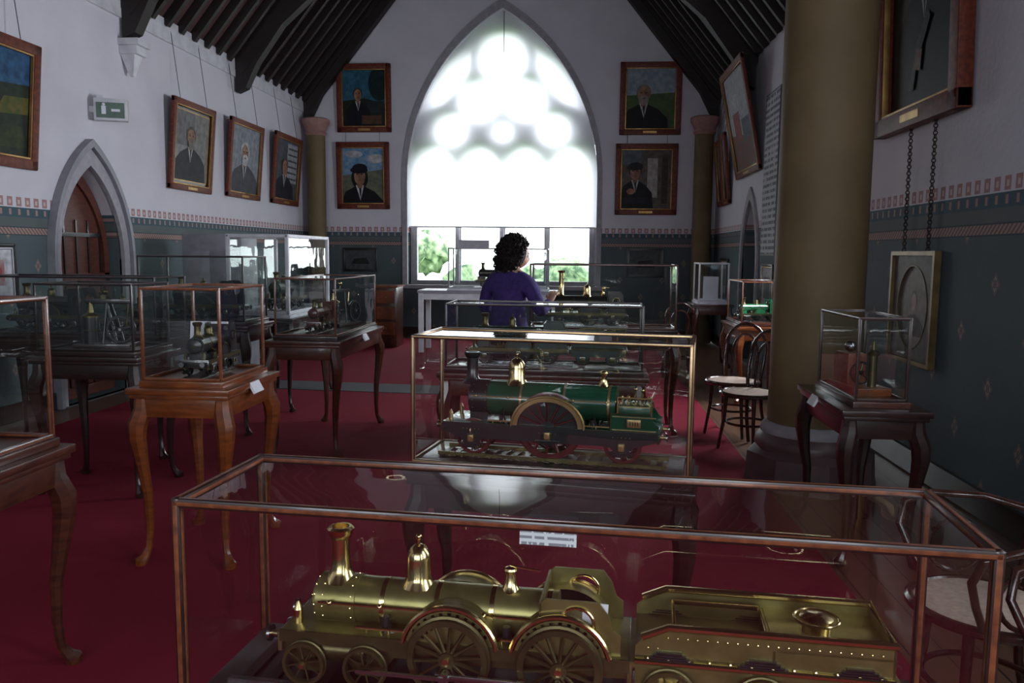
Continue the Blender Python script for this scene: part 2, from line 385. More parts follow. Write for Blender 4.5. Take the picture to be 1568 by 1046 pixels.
# outside
gr=pm('grass',(.20,.32,.12),(.10,.2,.06),rough=.9,scale=3)
b=MB(); b.bb((-16,YB+.7,-.6),(14,34,-.5),gr); b.obj('ground')
lf=pm('leaves',(.30,.42,.22),(.03,.08,.03),rough=.7,scale=6,bs=.8)
b=MB()
for i in range(54):
    x=random.uniform(-9,0.2); y=random.uniform(18.5,20.5); r=random.uniform(.3,.6); z=random.uniform(-.3,1.6 if x<-2.6 else .9)
    b.sph((x,y,z),(r,r,r*.9),lf,14,9)
for v in b.bm.verts:
    n=noise.noise(v.co*4.5); v.co+=Vector((n,noise.noise(v.co*5+Vector((9,1,3))),noise.noise(v.co*6)))*.25
b.obj('hedge',angle=80)

# columns
b=MB(); px,py=1.585,5.5
b.lathe([(.29,.34),(.285,2.0),(.285,6.8)],(px,py,0),PILLAR,40)
b.lathe([(.30,.40),(.325,.37),(.335,.34),(.325,.31)],(px,py,0),STONE,40)
b.lathe([(.33,.33),(.36,.29),(.37,.25),(.36,.22)],(px,py,0),BASEP,40)
b.lathe([(.37,.24),(.42,.19),(.43,.03),(.44,-.012)],(px,py,0),BASEP,8)
b.obj('stone_pillar')
for x,sx in ((XL+.27,-1),(XR-.27,1)):
    b=MB(); b.lathe([(.22,-.01),(.22,.3),(.18,.36),(.16,.42),(.16,3.55)],(x,14.2,0),PILLAR,24)
    b.lathe([(.16,3.52),(.19,3.56),(.17,3.6),(.2,3.68),(.24,3.74),(.24,3.8),(.2,3.82)],(x,14.2,0),STONE_P,24)
    b.obj('corner_column')

# ------------------------------------------------------------------ furniture
def cabriole(b,x,y,h,dx,dy,mat,s=1.0):
    P=[(0,h),(0.0,h-.06),(.028,h-.13),(.03,h-.19),(.012,h-.32),(-.008,h*.42),(-.012,h*.22),(-.004,h*.1),(.018,.035),(.035,.018),(.035,0)]
    Rr=[.036,.042,.045,.040,.029,.023,.018,.016,.022,.032,.028]
    n=math.hypot(dx,dy)
    b.tube([(x+dx/n*o,y+dy/n*o,z) for o,z in P],[r*s for r in Rr],mat,8)
def table(name,x0,x1,y0,y1,zt,mat,cx=None,rz=0,label=None):
    cxx,cyy=(x0+x1)/2,(y0+y1)/2; w,d=x1-x0,y1-y0
    b=MB()
    b.box((0,0,zt-.015),(w+.03,d+.03,.03),mat,bev=.006)
    b.box((0,0,zt-.04),(w+.005,d+.005,.02),mat,bev=.004)
    b.box((0,0,zt-.095),(w-.03,d-.03,.09),mat,bev=.003)
    for sx in (-1,1):
        for sy in (-1,1): cabriole(b,sx*(w/2-.04),sy*(d/2-.04),zt-.05,sx,sy,mat)
    if label:
        sx,t=label
        if sx in (-1,1): b.box((sx*(w/2+.022),t,zt-.03),(.012,.11,.06),CARD,R=Matrix.Rotation(-sx*.5,3,'Y'))
        else: b.box((t,-d/2-.02,zt-.03),(.13,.012,.06),CARD,R=Matrix.Rotation(-.5,3,'X'))
    return b.obj(name,(cxx,cyy,0),rz)
def case(name,x0,x1,y0,y1,z0,z1,fm,th=.018,rz=0,base=W_DRK,basemat2=None,glass=None,bh=.03,extra=None,ph=.012):
    cx,cy=(x0+x1)/2,(y0+y1)/2; w,d=(x1-x0)/2,(y1-y0)/2; h=z1-z0; g=glass or GLASS
    b=MB(); t=th/2
    b.box((0,0,bh/2),(2*w+.02,2*d+.02,bh),base,bev=.005)
    if basemat2: b.box((0,0,bh+ph/2),(2*w-.05,2*d-.05,ph),basemat2,bev=.002)
    for sx in (-1,1):
        for sy in (-1,1): b.box((sx*(w-t),sy*(d-t),(h+bh)/2),(th,th,h-bh),fm,bev=th*.25)
    for zz in ((h-t),(bh+t)):
        for sy in (-1,1): b.box((0,sy*(d-t),zz),(2*w,th,th),fm,bev=th*.3)
        for sx in (-1,1): b.box((sx*(w-t),0,zz),(th,2*d,th),fm,bev=th*.3)
    e=t
    for sy in (-1,1): b.add([(-w+e,sy*(d-t),bh),(w-e,sy*(d-t),bh),(w-e,sy*(d-t),h-e),(-w+e,sy*(d-t),h-e)],[(0,1,2,3)],g)
    for sx in (-1,1): b.add([(sx*(w-t),-d+e,bh),(sx*(w-t),d-e,bh),(sx*(w-t),d-e,h-e),(sx*(w-t),-d+e,h-e)],[(0,1,2,3)],g)
    b.add([(-w+e,-d+e,h-e),(w-e,-d+e,h-e),(w-e,d-e,h-e),(-w+e,d-e,h-e)],[(0,1,2,3)],g)
    if extra: extra(b)
    return b.obj(name,(cx,cy,z0),rz)

def wheel(b,x,y,z,r,rim,spoke,n=10,th=.012):
    b.lathe([(r*.86,-th/2),(r,-th/2),(r*1.0,th*.2),(r*1.06,th*.3),(r*1.06,th/2),(r*.86,th/2),(r*.86,-th/2)],(x,y,z),rim,32,'Y')
    b.cyl((x,y-th*.7,z),(x,y+th*.7,z),r*.2,rim)
    b.cyl((x,y-th*1.1,z),(x,y+th*1.1,z),r*.09,BRASS_BR if rim is not BLACK else STEEL)
    for i in range(n):
        a=2*pi*(i+.3)/n
        b.tube([(x+r*.15*math.cos(a),y,z+r*.15*math.sin(a)),(x+r*.9*math.cos(a),y,z+r*.9*math.sin(a))],[r*.055,r*.04],spoke,6)
def loco(name,loc,rz,p):
    b=MB(); body,trim,frm,whl,spk=p['mats']; pw=p['pw']; pz=p['pz']; x0,x1=p['fx']; g=p.get('g',pw*.62)
    L0,L1=p.get('track',(x0-.03,x1+.03)); dcol=p.get('dcol',BRASS_BR); edge=p.get('edge',trim)
    for sy in (-1,1): b.bb((L0,sy*g-.006,.0),(L1,sy*g+.006,.014),p.get('rail',STEEL))
    for i in range(int((L1-L0)/.045)): b.box((L0+.02+i*.045,0,.002),(.02,g*2.6,.004),W_DRK)
    wz=.014
    b.box(((x0+x1)/2,0,pz),(x1-x0,2*pw,.008),body,bev=.002)
    outside=p.get('outside',False)
    dz=p.get('fdepth',.032)
    for sy in (-1,1):
        b.box(((x0+x1)/2,sy*pw*.99,pz-.006),(x1-x0,.004,.02),edge)
        fy=sy*(g-.018) if outside else sy*pw*.93
        lo=[(x0,pz-.004),(x0,pz-.03)]
        ws=p['wheels']
        for (wx,wr) in ws:
            cz=wz+wr
            lo+=[(wx-.045,pz-dz),(wx-.02,min(max(cz-.022,.02),pz-dz-.002)),(wx+.02,min(max(cz-.022,.02),pz-dz-.002)),(wx+.045,pz-dz)]
        lo+=[(x1,pz-.03),(x1,pz-.004)]
        b.plate([lo],lambda u,v,w:(u,fy+w,v),.005,frm)
        for (wx,wr) in ws:
            if not outside:
                zz=min(wz+wr,pz-.03)
                b.box((wx,sy*(pw*.95),zz),(.026,.014,.03),trim,bev=.003)
                b.cyl((wx,sy*(pw*.95+.006),zz),(wx,sy*(pw*.95+.014),zz),.008,trim)
                for q in range(4): b.box((wx,sy*(pw*.97),zz+.020-q*.004-.04),(.09-.018*q,.008,.003),frm)
                for q in range(5): b.sph((wx-.03+.015*q,sy*(pw*.95),pz-.02),.002,trim,6,4)
    for (wx,wr) in p['wheels']:
        b.cyl((wx,-g,wz+wr),(wx,g,wz+wr),.006,STEEL,seg=8)
        for sy in (-1,1): wheel(b,wx,sy*g,wz+wr,wr,whl,spk,14 if wr>.05 else 8)
    bx0,bx1,bz,br=p['boiler']
    b.cyl((bx0,0,bz),(bx1,0,bz),br,body,seg=40)
    nb=p.get('bands',4)
    for i in range(nb):
        x=bx0+(bx1-bx0)*(i+.15)/(nb-.7); b.cyl((x-.004,0,bz),(x+.004,0,bz),br*1.025,p.get('bandmat',trim),seg=40)
    sm=p.get('smoke',body)
    b.cyl((bx0-.01,0,bz),(bx0+.06,0,bz),br*1.06,sm,seg=40)
    b.lathe([(br*.85,0),(br*.8,-.008),(br*.4,-.014),(.002,-.016)],(bx0-.01,0,bz),sm,28,'X')
    b.cyl((bx0-.03,0,bz),(bx0-.02,0,bz),.006,trim); b.tube([(bx0-.03,-.02,bz),(bx0-.03,.02,bz)],.002,trim,6)
    b.box((bx0+.025,0,(bz+pz)/2-.01),(.07,br*1.5,bz-pz),sm)
    for i in range(14):
        a=2*pi*i/14
        b.sph((bx0-.012,br*.96*math.cos(a),bz+br*.96*math.sin(a)),.0022,trim,6,4)
        for xx in (bx0+.004,bx0+.054): b.sph((xx,br*1.06*math.cos(a),bz+br*1.06*math.sin(a)),.0018,trim,6,4)
    for sy in (-1,1):
        y=sy*(br+.01); zz=bz+br*.25
        b.tube([(bx0,y,zz),(bx1-.01,y,zz)],.0022,trim,6)
        for i in range(5):
            x=bx0+.02+(bx1-bx0-.05)*i/4; b.sph((x,y,zz),.005,trim,8,6); b.cyl((x,y,zz),(x,sy*br*.95,zz),.0018,trim,seg=6)
        cx=bx0+.05; b.cyl((cx-.04,sy*(pw*.75),pz-.03),(cx+.04,sy*(pw*.75),pz-.03),.020,frm,seg=20); b.cyl((cx-.045,sy*(pw*.75),pz-.03),(cx-.04,sy*(pw*.75),pz-.03),.022,trim,seg=20)
        if p.get('rods'):
            r0,r1,rr=p['rods']; b.box(((r0+r1)/2,sy*(g+.02),wz+rr-.02),(r1-r0+.03,.005,.01),STEEL,bev=.001)
            for x in (r0,r1): b.cyl((x,sy*(g+.012),wz+rr-.02),(x,sy*(g+.028),wz+rr-.02),.009,STEEL,seg=12)
            b.box(((cx+.04+r0)/2,sy*(g+.028),pz-.035),(abs(r0-cx-.04),.004,.006),STEEL)
        b.tube([(bx0+.07,sy*(pw*.8),pz+.012),(bx1,sy*(pw*.8),pz+.012)],.003,trim,6)
        for i in range(9):
            x=bx0+.09+(bx1-bx0-.1)*i/8; b.cyl((x,sy*(pw*.8),pz),(x,sy*(pw*.8),pz+.012),.0018,trim,seg=6)
        for i in range(3):
            x=bx0+.12+(bx1-bx0-.2)*i/2; b.tube([(x,sy*br*.9,bz-br*.5),(x+.01,sy*(br+.015),bz-br*.8),(x+.02,sy*(br+.012),pz)],.004,p.get('pipe',trim),6)
            b.cyl((x,sy*(br+.012),pz),(x,sy*(br+.012),pz+.03),.007,p.get('pipe',trim),seg=10)
    cx,ct,cr=p['chim']; cb=bz+br*.9
    b.lathe([(cr*1.9,cb-br*.1),(cr*1.35,cb+.008),(cr*1.05,cb+.018),(cr*.95,cb+(ct-cb)*.5),(cr*1.0,ct-.022),(cr*1.15,ct-.02),(cr*1.35,ct-.012),(cr*1.45,ct-.004),(cr*1.2,ct),(cr*.9,ct),(cr*.85,ct-.01)],(cx,0,0),p.get('chm',trim),28)
    for (dx,dt,dr,kind) in p['domes']:
        m=dcol; q=dt-cb
        if kind=='dome':
            b.lathe([(dr*1.45,cb-br*.08),(dr*1.15,cb+q*.1),(dr*1.0,cb+q*.2),(dr*1.0,cb+q*.62),(dr*.92,cb+q*.78),(dr*.62,cb+q*.92),(dr*.3,cb+q*.98),(.002,dt)],(dx,0,0),m,28)
            b.cyl((dx,0,dt-.004),(dx,0,dt+.012),.003,m,seg=8); b.sph((dx,0,dt+.012),.006,m,8,6)
        else:
            b.lathe([(dr*1.5,cb-br*.05),(dr*1.1,cb+q*.08),(dr*.75,cb+q*.35),(dr*.62,cb+q*.7),(dr*.9,cb+q*.85),(dr*.8,cb+q*.93),(dr*.3,dt),(.002,dt)],(dx,0,0),m,24)
            b.tube([(dx,0,dt),(dx+.05,0,dt-.005)],.002,m,6)
    for (sx_,r,slot) in p.get('spl',[]):
        zc=p.get('splz',pz)
        for sy in (-1,1):
            n=20; a0=math.asin(min(.9,(pz-zc)/r)) if pz>zc else 0
            ar=lambda r_:[(sx_+r_*math.cos(a0+(pi-2*a0)*i/n),zc+ (r_*math.sin(a0+(pi-2*a0)*i/n))*p.get('splh',1)) for i in range(n+1)]
            pts=ar(r)
            hol=[]
            ys=sy*pw*.97
            if slot:
                for i in range(13):
                    a=a0+(pi-2*a0)*(i+.7)/13.4; 
                    q=[]
                    for rr,ww in ((r*.62,.045),(r*.62,-.045),(r*.9,-.045),(r*.9,.045)):
                        q.append((sx_+rr*math.cos(a+ww),zc+rr*math.sin(a+ww)*p.get('splh',1)))
                    if min(v for u,v in q)>pz+.004: hol.append(q)
            if slot is not None:
                b.plate([pts]+hol,lambda u,v,w:(u,ys-w*sy,v),.004,body)
                if slot: b.plate([pts],lambda u,v,w:(u,ys-sy*.02+w,v),.002,BLACK)
            else:
                b.plate([pts+ar(r*.84)[::-1]],lambda u,v,w:(u,ys-w*sy,v),.006,BRASS_FRAME)
                b.plate([ar(r*.84)],lambda u,v,w:(u,sy*pw*.86+w,v),.002,BLACK)
                for i in range(1,8):
                    a=pi*i/8; b.cyl((sx_+r*.2*math.cos(a),sy*pw*.88,zc+r*.2*math.sin(a)*.85),(sx_+r*.8*math.cos(a),sy*pw*.88,zc+r*.8*math.sin(a)*.85),.004,spk,seg=6)
            b.tube([(u,ys,v) for u,v in pts],.005,trim,8)
            vs=[]
            for u,v in pts: vs+=[(u,ys,v),(u,sy*pw*.45,v)]
            b.add(vs,[(2*i,2*i+1,2*i+3,2*i+2) for i in range(n)],body)
    if p.get('cab'):
        c0,c1,ctop,wr=p['cab']
        for sy in (-1,1):
            out=[(c0,pz),(c0,ctop-.01),(c0+.01,ctop),(c1-.035,ctop),(c1-.02,ctop-.02),(c1-.012,pz+(ctop-pz)*.5),(c1,pz+(ctop-pz)*.4),(c1,pz)]
            hc=((c0+c1)/2-.004,pz+(ctop-pz)*.58)
            loops=[out]+([circ(hc[0],hc[1],wr,24)] if wr else [])
            b.plate(loops,lambda u,v,w:(u,sy*pw*.86+w,v),.004,body)
            if wr: b.torus((hc[0],sy*(pw*.86+.002),hc[1]),wr,.003,dcol,'Y')
            else:
                b.box(((c0+c1)/2,sy*(pw*.86+.004),pz+(ctop-pz)*.5),(.05,.006,.03),p.get('plate',BRASS_BR),bev=.001)
                for q in range(4): b.box(((c0+c1)/2-.013+q*.009,sy*(pw*.86+.008),pz+(ctop-pz)*.5),(.003,.003,.014),BLACK)
                b.box(((c0+c1)/2,sy*(pw*.86+.004),pz+(ctop-pz)*.12),(c1-c0-.02,.003,.003),trim); b.box(((c0+c1)/2,sy*(pw*.86+.004),pz+(ctop-pz)*.85),(c1-c0-.02,.003,.003),trim)
                b.tube([(c0+.004,sy*pw*.88,pz+.004),(c0+.004,sy*pw*.88,ctop),(c1-.03,sy*pw*.88,ctop)],.003,BRASS_DK,6)
        fr=[(-pw*.86,pz),(-pw*.86,ctop-.005),(pw*.86,ctop-.005),(pw*.86,pz)]
        b.plate([fr,circ(-pw*.55,ctop-.03,.012,16),circ(pw*.55,ctop-.03,.012,16)],lambda u,v,w:(c0+w,u,v),.004,body)
        for q in range(5):
            b.tube([(c0+.01,-.03+q*.015,bz-.02+.01*(q%2)),(c0+.03,-.03+q*.015,bz-.015)],.003,BRASS_BR,6); 
        b.torus((c0+.02,0,bz),.015,.002,BRASS_BR,'X',16,6)
    if p.get('firebox'):
        f0,f1,ft=p['firebox']; b.box(((f0+f1)/2,0,(ft+pz)/2),(f1-f0,br*2.05,ft-pz),body,bev=.006)
        for i in range(5):
            x=f0+.01+i*(f1-f0-.02)/4; h=random.uniform(.02,.06); b.cyl((x,-br*.5,ft),(x,-br*.5,ft+h),.004,BRASS_BR,seg=8); b.sph((x,-br*.5,ft+h),.007,BRASS_BR,8,6)
            b.torus((x,-br*.9,ft+.015),.012,.002,BRASS_DK,'Y',14,5)
        b.tube([(f0,-br*1.1,ft+.03),(f1,-br*1.1,ft+.03),(f1,br*1.1,ft+.03)],.003,trim,6)
        for x in (f0,f1): b.cyl((x,-br*1.1,pz),(x,-br*1.1,ft+.03),.0025,trim,seg=6)
    for x,s in ((x0,-1),(x1,1)):
        b.box((x,0,pz-.018),(.01,2*pw*1.0,.034),p.get('beam',body),bev=.002)
        for sy in (-1,1):
            b.cyl((x,sy*pw*.68,pz-.016),(x+s*.025,sy*pw*.68,pz-.016),.008,trim,.006,14); b.cyl((x+s*.025,sy*pw*.68,pz-.016),(x+s*.03,sy*pw*.68,pz-.016),.014,STEEL,seg=16)
        b.torus((x+s*.014,0,pz-.02),.008,.002,STEEL,'Y',12,6)
    for sy in (-1,1):
        b.cyl((x0+.02,sy*pw*.6,pz),(x0+.02,sy*pw*.6,pz+.028),.008,trim,seg=12); b.lathe([(.008,0),(.004,.01),(.002,.014)],(x0+.02,sy*pw*.6,pz+.028),trim,12)
    if p.get('tender'):
        t0,t1,tt,tw=p['tender']; th=.004
        for sy in (-1,1): b.plate([[(t0,pz),(t0,tt-.03),(t0+.03,tt-.004),(t0+.05,tt),(t1,tt),(t1,pz)]],lambda u,v,w:(u,sy*tw+w,v),th,body)
        b.bb((t1-th,-tw,pz),(t1,tw,tt),body)
        b.tube([(t0+.01,-tw,tt-.015),(t0+.05,-tw,tt+.003),(t1,-tw,tt+.003),(t1,tw,tt+.003),(t0+.05,tw,tt+.003),(t0+.01,tw,tt-.015)],.006,dcol,8)
        tm=t0+(t1-t0)*.55
        b.bb((tm,-tw,tt-.022),(t1,tw,tt-.018),body); b.bb((t0,-tw,pz+.01),(tm,tw,pz+.014),BRASS_DK)
        b.bb((tm-.004,-tw,pz+.01),(tm,tw,tt-.02),body)
        b.tube([(t0+.06,-tw*.7,tt-.01),(tm-.01,-tw*.7,tt-.01),(tm-.01,tw*.7,tt-.01),(t0+.06,tw*.7,tt-.01),(t0+.06,-tw*.7,tt-.01)],.004,trim,8)
        b.lathe([(.022,0),(.022,.015),(.026,.017),(.026,.024),(.018,.028),(.002,.03)],(t1-.1,0,tt-.018),dcol,24)
        b.torus((t1-.1,0,tt+.004),.034,.0025,trim)
        b.bb((t0-.01,-pw,pz-.005),(t1+.01,pw,pz+.003),body)
        b.tube([(t0+.0,-pw,pz+.006),(t1,-pw,pz+.006)],.005,dcol,8)
        for sy in (-1,1):
            for q in range(24): b.sph((t0+.02+q*(t1-t0-.04)/23,sy*(tw+.003),tt-.012 if q>1 else tt-.03),.0018,trim,6,4)
            for q in range(12): b.sph((t0+.02+q*(t1-t0-.04)/11,sy*(tw+.003),pz+.012),.003,trim,6,4)
            pts=[(t0,pz-.004),(t0,pz-.04)]
            for wx in p['twh']: pts+=[(wx-.04,pz-.042),(wx-.02,.03),(wx+.02,.03),(wx+.04,pz-.042)]
            pts+=[(t1,pz-.04),(t1,pz-.004)]
            b.plate([pts],lambda u,v,w:(u,sy*pw*.93+w,v),.005,body)
            for wx in p['twh']:
                wheel(b,wx,sy*g,wz+.04,.04,whl,spk,8); b.box((wx,sy*pw*.96,wz+.04),(.03,.014,.03),dcol,bev=.002)
                for q in range(4): b.box((wx,sy*(pw*1.0),pz+.010+.004*q),(.075-.012*q,.006,.003),BLACK)
            b.torus((t1+.01,sy*.05,pz-.016),.012,.003,trim,'X',16,6)
    return b.obj(name,loc,rz,angle=35)

# ---- front brass locomotive case
rA=math.radians(-5.0)
def cardGlareA(b):
    b.box((-.04,.125,.30),(.105,.002,.045),TEXT,R=Matrix.Rotation(-.1,3,'X'))
    b.box((.06,-.07,.235),(.04,.002,.055),CARD,R=Matrix.Rotation(.15,3,'X')@Matrix.Rotation(.05,3,'Y'))  # blank white card stands in for a window reflection in the front glass
    b.tube([(.06,-.07,.21),(.06,-.06,.16)],.002,BLACK,6)
table('display_table',-.65,.61,1.14,1.50,.69,W_RED,rz=rA)
case('glass_display_case',-.635,.60,1.16,1.465,.69,1.105,W_FRAME,.016,rA,base=W_DRK,basemat2=W_DRK,ph=.05,extra=cardGlareA)
loco('brass_model_locomotive',(-.012,1.30,.770),rA,dict(mats=(BRASS,BRASS_BR,BRASS_DK,BRASS_DK,BRASS_DK),pw=.078,pz=.096,fx=(-.472,.11),track=(-.56,.56),outside=True,g=.088,edge=BRASS_DK,
  wheels=[(-.425,.036),(-.320,.036),(-.180,.066),(.0,.066)],boiler=(-.415,-.01,.130,.040),bands=5,chim=(-.392,.258,.016),
  domes=[(-.252,.236,.021,'dome'),(-.092,.208,.013,'valve')],spl=[(-.180,.080,True),(.0,.080,True)],splz=.080,splh=1,rods=(-.18,.0,.066),pipe=BLACK,
  cab=(-.035,.095,.185,.027),tender=(.118,.50,.155,.075),twh=(.17,.31,.45)))
# ---- green locomotive case
rB=math.radians(-9.5)
table('display_table',-.60,.44,2.82,3.2,.69,W_DRK,rz=rB)
case('glass_display_case',-.59,.43,2.84,3.18,.69,1.20,BRASS_FRAME,.014,rB,base=W_DRK,basemat2=BLACK)
loco('green_model_locomotive',(-.085,3.0,.735),rB,dict(mats=(GREEN,BRASS_FRAME,BLACK,RED,RED),rail=BRASS_DK,pw=.11,pz=.135,fx=(-.40,.40),fdepth=.055,
  wheels=[(-.29,.065),(.0,.12),(.27,.065)],boiler=(-.30,.24,.218,.066),bands=4,smoke=BLACK,chm=BLACK,chim=(-.315,.39,.022),bandmat=BRASS_FRAME,edge=BLACK,pipe=BLACK,
  domes=[(-.14,.375,.031,'dome'),(.19,.34,.018,'valve')],spl=[(0,.135,None)],splh=.85,cab=(.225,.40,.20,0),plate=BRASS_FRAME,beam=BLACK,firebox=(.25,.37,.225)))
# ---- case C
rC=math.radians(-2)
table('display_table',-.82,.42,4.78,5.2,.78,W_RED,rz=rC)
case('glass_display_case',-.79,.40,4.8,5.17,.78,1.2,W_BLK,.014,rC,base=W_DRK)
DKG=pm('dull_green',(.02,.035,.03),rough=.35)
loco('dark_model_locomotive',(-.2,4.98,.812),rC,dict(mats=(DKG,BRASS_DK,BLACK,BLACK,BLACK),dcol=BRASS_DK,pw=.10,pz=.11,fx=(-.45,.15),
  wheels=[(-.36,.05),(-.15,.07),(.02,.07)],boiler=(-.4,0,.19,.05),chim=(-.37,.32,.018),domes=[(-.2,.3,.022,'dome')],spl=[(-.15,.08,False),(.02,.08,False)],cab=(0,.14,.27,.03),tender=(.17,.5,.22,.09),twh=(.24,.42)))
# ---- case D (beside woman)
table('display_table',-.42,.84,6.72,7.2,.85,W_RED)
case('glass_display_case',-.40,.82,6.74,7.18,.85,1.42,W_FRAME,.016,0,base=W_DRK)
loco('black_model_locomotive',(.2,6.96,.882),0,dict(mats=(BLACK,BRASS_DK,BLACK,BLACK,BLACK),chm=BRASS_BR,pw=.11,pz=.12,fx=(-.45,.2),
  wheels=[(-.35,.05),(-.1,.08),(.1,.08)],boiler=(-.38,.05,.21,.055),chim=(-.34,.48,.022),domes=[(-.12,.36,.03,'dome'),(.02,.34,.016,'valve')],cab=(.06,.2,.3,.03),spl=[(-.1,.09,False)]))
# ---- case E by the window on a white table
b=MB(); b.bb((-2.4,12.0,.9),(-.3,12.7,.94),W_GRY)
for x in (-2.35,-.35):
    for y in (12.05,12.65): b.bb((x-.035,y-.035,0),(x+.035,y+.035,.9),W_WHT)
b.bb((-2.36,12.04,.8),(-.34,12.06,.9),W_WHT); b.obj('white_table')
def signE(b): b.box((-.35,-.28,.69),(.45,.01,.13),STONE)
case('glass_display_case',-1.95,-.45,12.1,12.6,.94,1.58,W_BLK,.02,0,base=W_WHT,extra=signE)
def mini(name,loc,rz,body,s=1,trim=BRASS_DK):
    o=loco(name,loc,rz,dict(mats=(body,trim,BLACK,BLACK,BLACK),dcol=trim,pw=.08,pz=.10,fx=(-.26,.26),wheels=[(-.18,.04),(0,.06),(.16,.04)],boiler=(-.22,.12,.175,.045),
      chim=(-.19,.30,.018),domes=[(-.03,.27,.022,'dome')],cab=(.12,.24,.27,.03),spl=[(0,.07,False)])); o.scale=(s,s,s); return o
mini('small_model_engine',(-1.2,12.35,.97),0,BLACK,1.3)
def beam_engine(name,loc,rz,m1,m2,s=1):
    b=MB(); b.box((0,0,.015),(.34,.2,.03),W_DRK,bev=.004)
    b.cyl((-.09,0,.03),(-.09,0,.19),.045,m1,seg=24); b.lathe([(.05,.19),(.05,.2),(.02,.22),(.008,.3)],(-.09,0,0),m2,20)
    for sy in (-1,1):
        b.tube([(.0,sy*.06,.03),(.02,sy*.03,.28)],.008,m1,8); b.tube([(.08,sy*.06,.03),(.02,sy*.03,.28)],.008,m1,8)
    b.box((.02,0,.29),(.27,.02,.03),m1,bev=.004); b.tube([(.14,0,.29),(.12,0,.12)],.006,m2,8)
    wheel(b,.11,-.07,.12,.085,m1,m1,8,.016); b.cyl((.11,-.09,.12),(.11,.06,.12),.008,STEEL,seg=10)
    b.torus((-.09,0,.11),.047,.004,m2); b.sph((-.0,0,.35),.018,m2); b.cyl((0,0,.29),(0,0,.35),.005,m2,seg=8)
    o=b.obj(name,loc,rz); o.scale=(s,s,s); return o
# ---- left cases
table('display_table',-2.50,-1.80,1.70,2.70,.81,W_RED,label=(1,-.25))
case('glass_display_case',-2.46,-1.83,1.77,2.67,.81,1.34,W_FRAME,.016,0,base=W_RED)
mini('small_model_engine',(-2.15,2.3,.84),pi/2,BLACK,1.25)
table('display_table',-2.08,-1.61,3.58,4.20,.86,W_ORG,label=(1,-.02))
case('glass_display_case',-2.04,-1.65,3.62,4.15,.86,1.33,W_FRAME,.014,0,base=W_ORG)
mini('small_model_engine',(-1.83,3.9,.89),pi/2+.1,BLACK,.9)
b=MB(); b.box((0,0,.12),(.2,.012,.24),CARD,R=Matrix.Rotation(-.15,3,'X')); b.box((0,0,.01),(.14,.06,.02),CARD); b.obj('upright_white_card',(-1.93,4.09,.892),.0)  # white card stands in for the window reflection glowing in this case
table('display_table',-2.24,-1.70,5.65,6.95,.86,W_RED,label=(1,0))
case('glass_display_case',-2.20,-1.74,5.72,6.88,.86,1.31,W_FRAME,.013,0,base=W_DRK)
beam_engine('model_beam_engine',(-1.97,6.6,.89),1.3,BLACK,BRASS_BR,1)
mini('small_model_engine',(-1.97,6.1,.89),pi/2,RED,.85)
table('display_table',-4.4,-2.95,5.5,6.05,.86,W_DRK,label=(0,.15))
case('glass_display_case',-4.35,-3.0,5.54,6.0,.86,1.31,W_BLK,.014,0,base=W_DRK)
mini('small_model_engine',(-3.9,5.78,.89),0,BLACK,1.2); mini('small_model_engine',(-3.35,5.78,.89),0,DKG,1.0)
table('display_table',-3.3,-2.62,4.6,5.1,.86,W_DRK)
case('glass_display_case',-3.27,-2.65,4.63,5.07,.86,1.30,W_BLK,.014,0,base=W_DRK)
beam_engine('model_beam_engine',(-2.95,4.85,.89),.2,BLACK,BRASS_DK,1)
table('display_table',-3.6,-2.65,6.3,6.85,.90,W_DRK)
case('glass_display_case',-3.57,-2.68,6.33,6.82,.90,1.46,W_BLK,.014,0,base=W_DRK)
mini('small_model_engine',(-3.1,6.58,.93),0,BLACK,1.2)
table('display_table',-3.3,-2.64,7.3,8.6,.88,W_DRK)
case('glass_display_case',-3.27,-2.67,7.33,8.57,.88,1.66,W_WHT,.035,0,base=W_WHT)
mini('small_model_engine',(-2.95,8.0,.91),pi/2,DKG,1.3)
b=MB(); b.bb((-4.4,8.75,0),(-3.72,9.2,1.69),W_GRY,bev=.01); b.bb((-4.37,8.735,.1),(-4.08,8.75,1.5),W_GRY,bev=.005); b.bb((-4.04,8.735,.1),(-3.75,8.75,1.5),W_GRY,bev=.005)
b.sph((-4.10,8.73,.9),.015,BLACK); b.sph((-4.02,8.73,.9),.015,BLACK); b.obj('grey_cabinet')
b=MB(); b.bb((-3.2,12.6,0),(-2.85,13.1,.95),W_RED,bev=.01); b.bb((-3.22,12.58,.95),(-2.83,13.12,.98),W_ORG)
for z in (.3,.55,.8): b.bb((-3.17,12.585,z-.1),(-2.88,12.6,z+.1),W_ORG); b.sph((-3.02,12.58,z),.012,BRASS)
b.obj('side_cabinet')
# ---- right cases
table('display_table',1.28,1.67,3.92,4.70,.77,W_DRK,label=(-1,.05))
case('glass_display_case',1.35,1.60,4.0,4.62,.77,1.21,W_BLK,.014,0,base=W_RED)
b=MB(); b.box((0,0,.02),(.18,.34,.04),W_ORG,bev=.004); b.box((-.02,.06,.12),(.1,.16,.16),W_FRAME,bev=.006); b.cyl((.02,-.1,.04),(.02,-.1,.2),.022,BRASS_DK); b.lathe([(.028,.2),(.03,.21),(.01,.23),(.006,.27)],(.02,-.1,0),BRASS_DK,16)
wheel(b,.0,-.02,.1,.06,BLACK,BLACK,6,.014); b.sph((-.02,.06,.23),.03,STEEL); b.obj('model_stationary_engine',(1.47,4.32,.80),.15)
table('display_table',1.62,2.18,8.3,9.2,.78,W_ORG)
case('glass_display_case',1.66,2.14,8.36,9.14,.78,1.24,W_FRAME,.013,0,base=W_RED)
mini('green_model_engine',(1.9,8.7,.81),0.2,GREEN2,.85)
table('display_table',1.55,2.05,10.9,11.5,.85,W_RED)
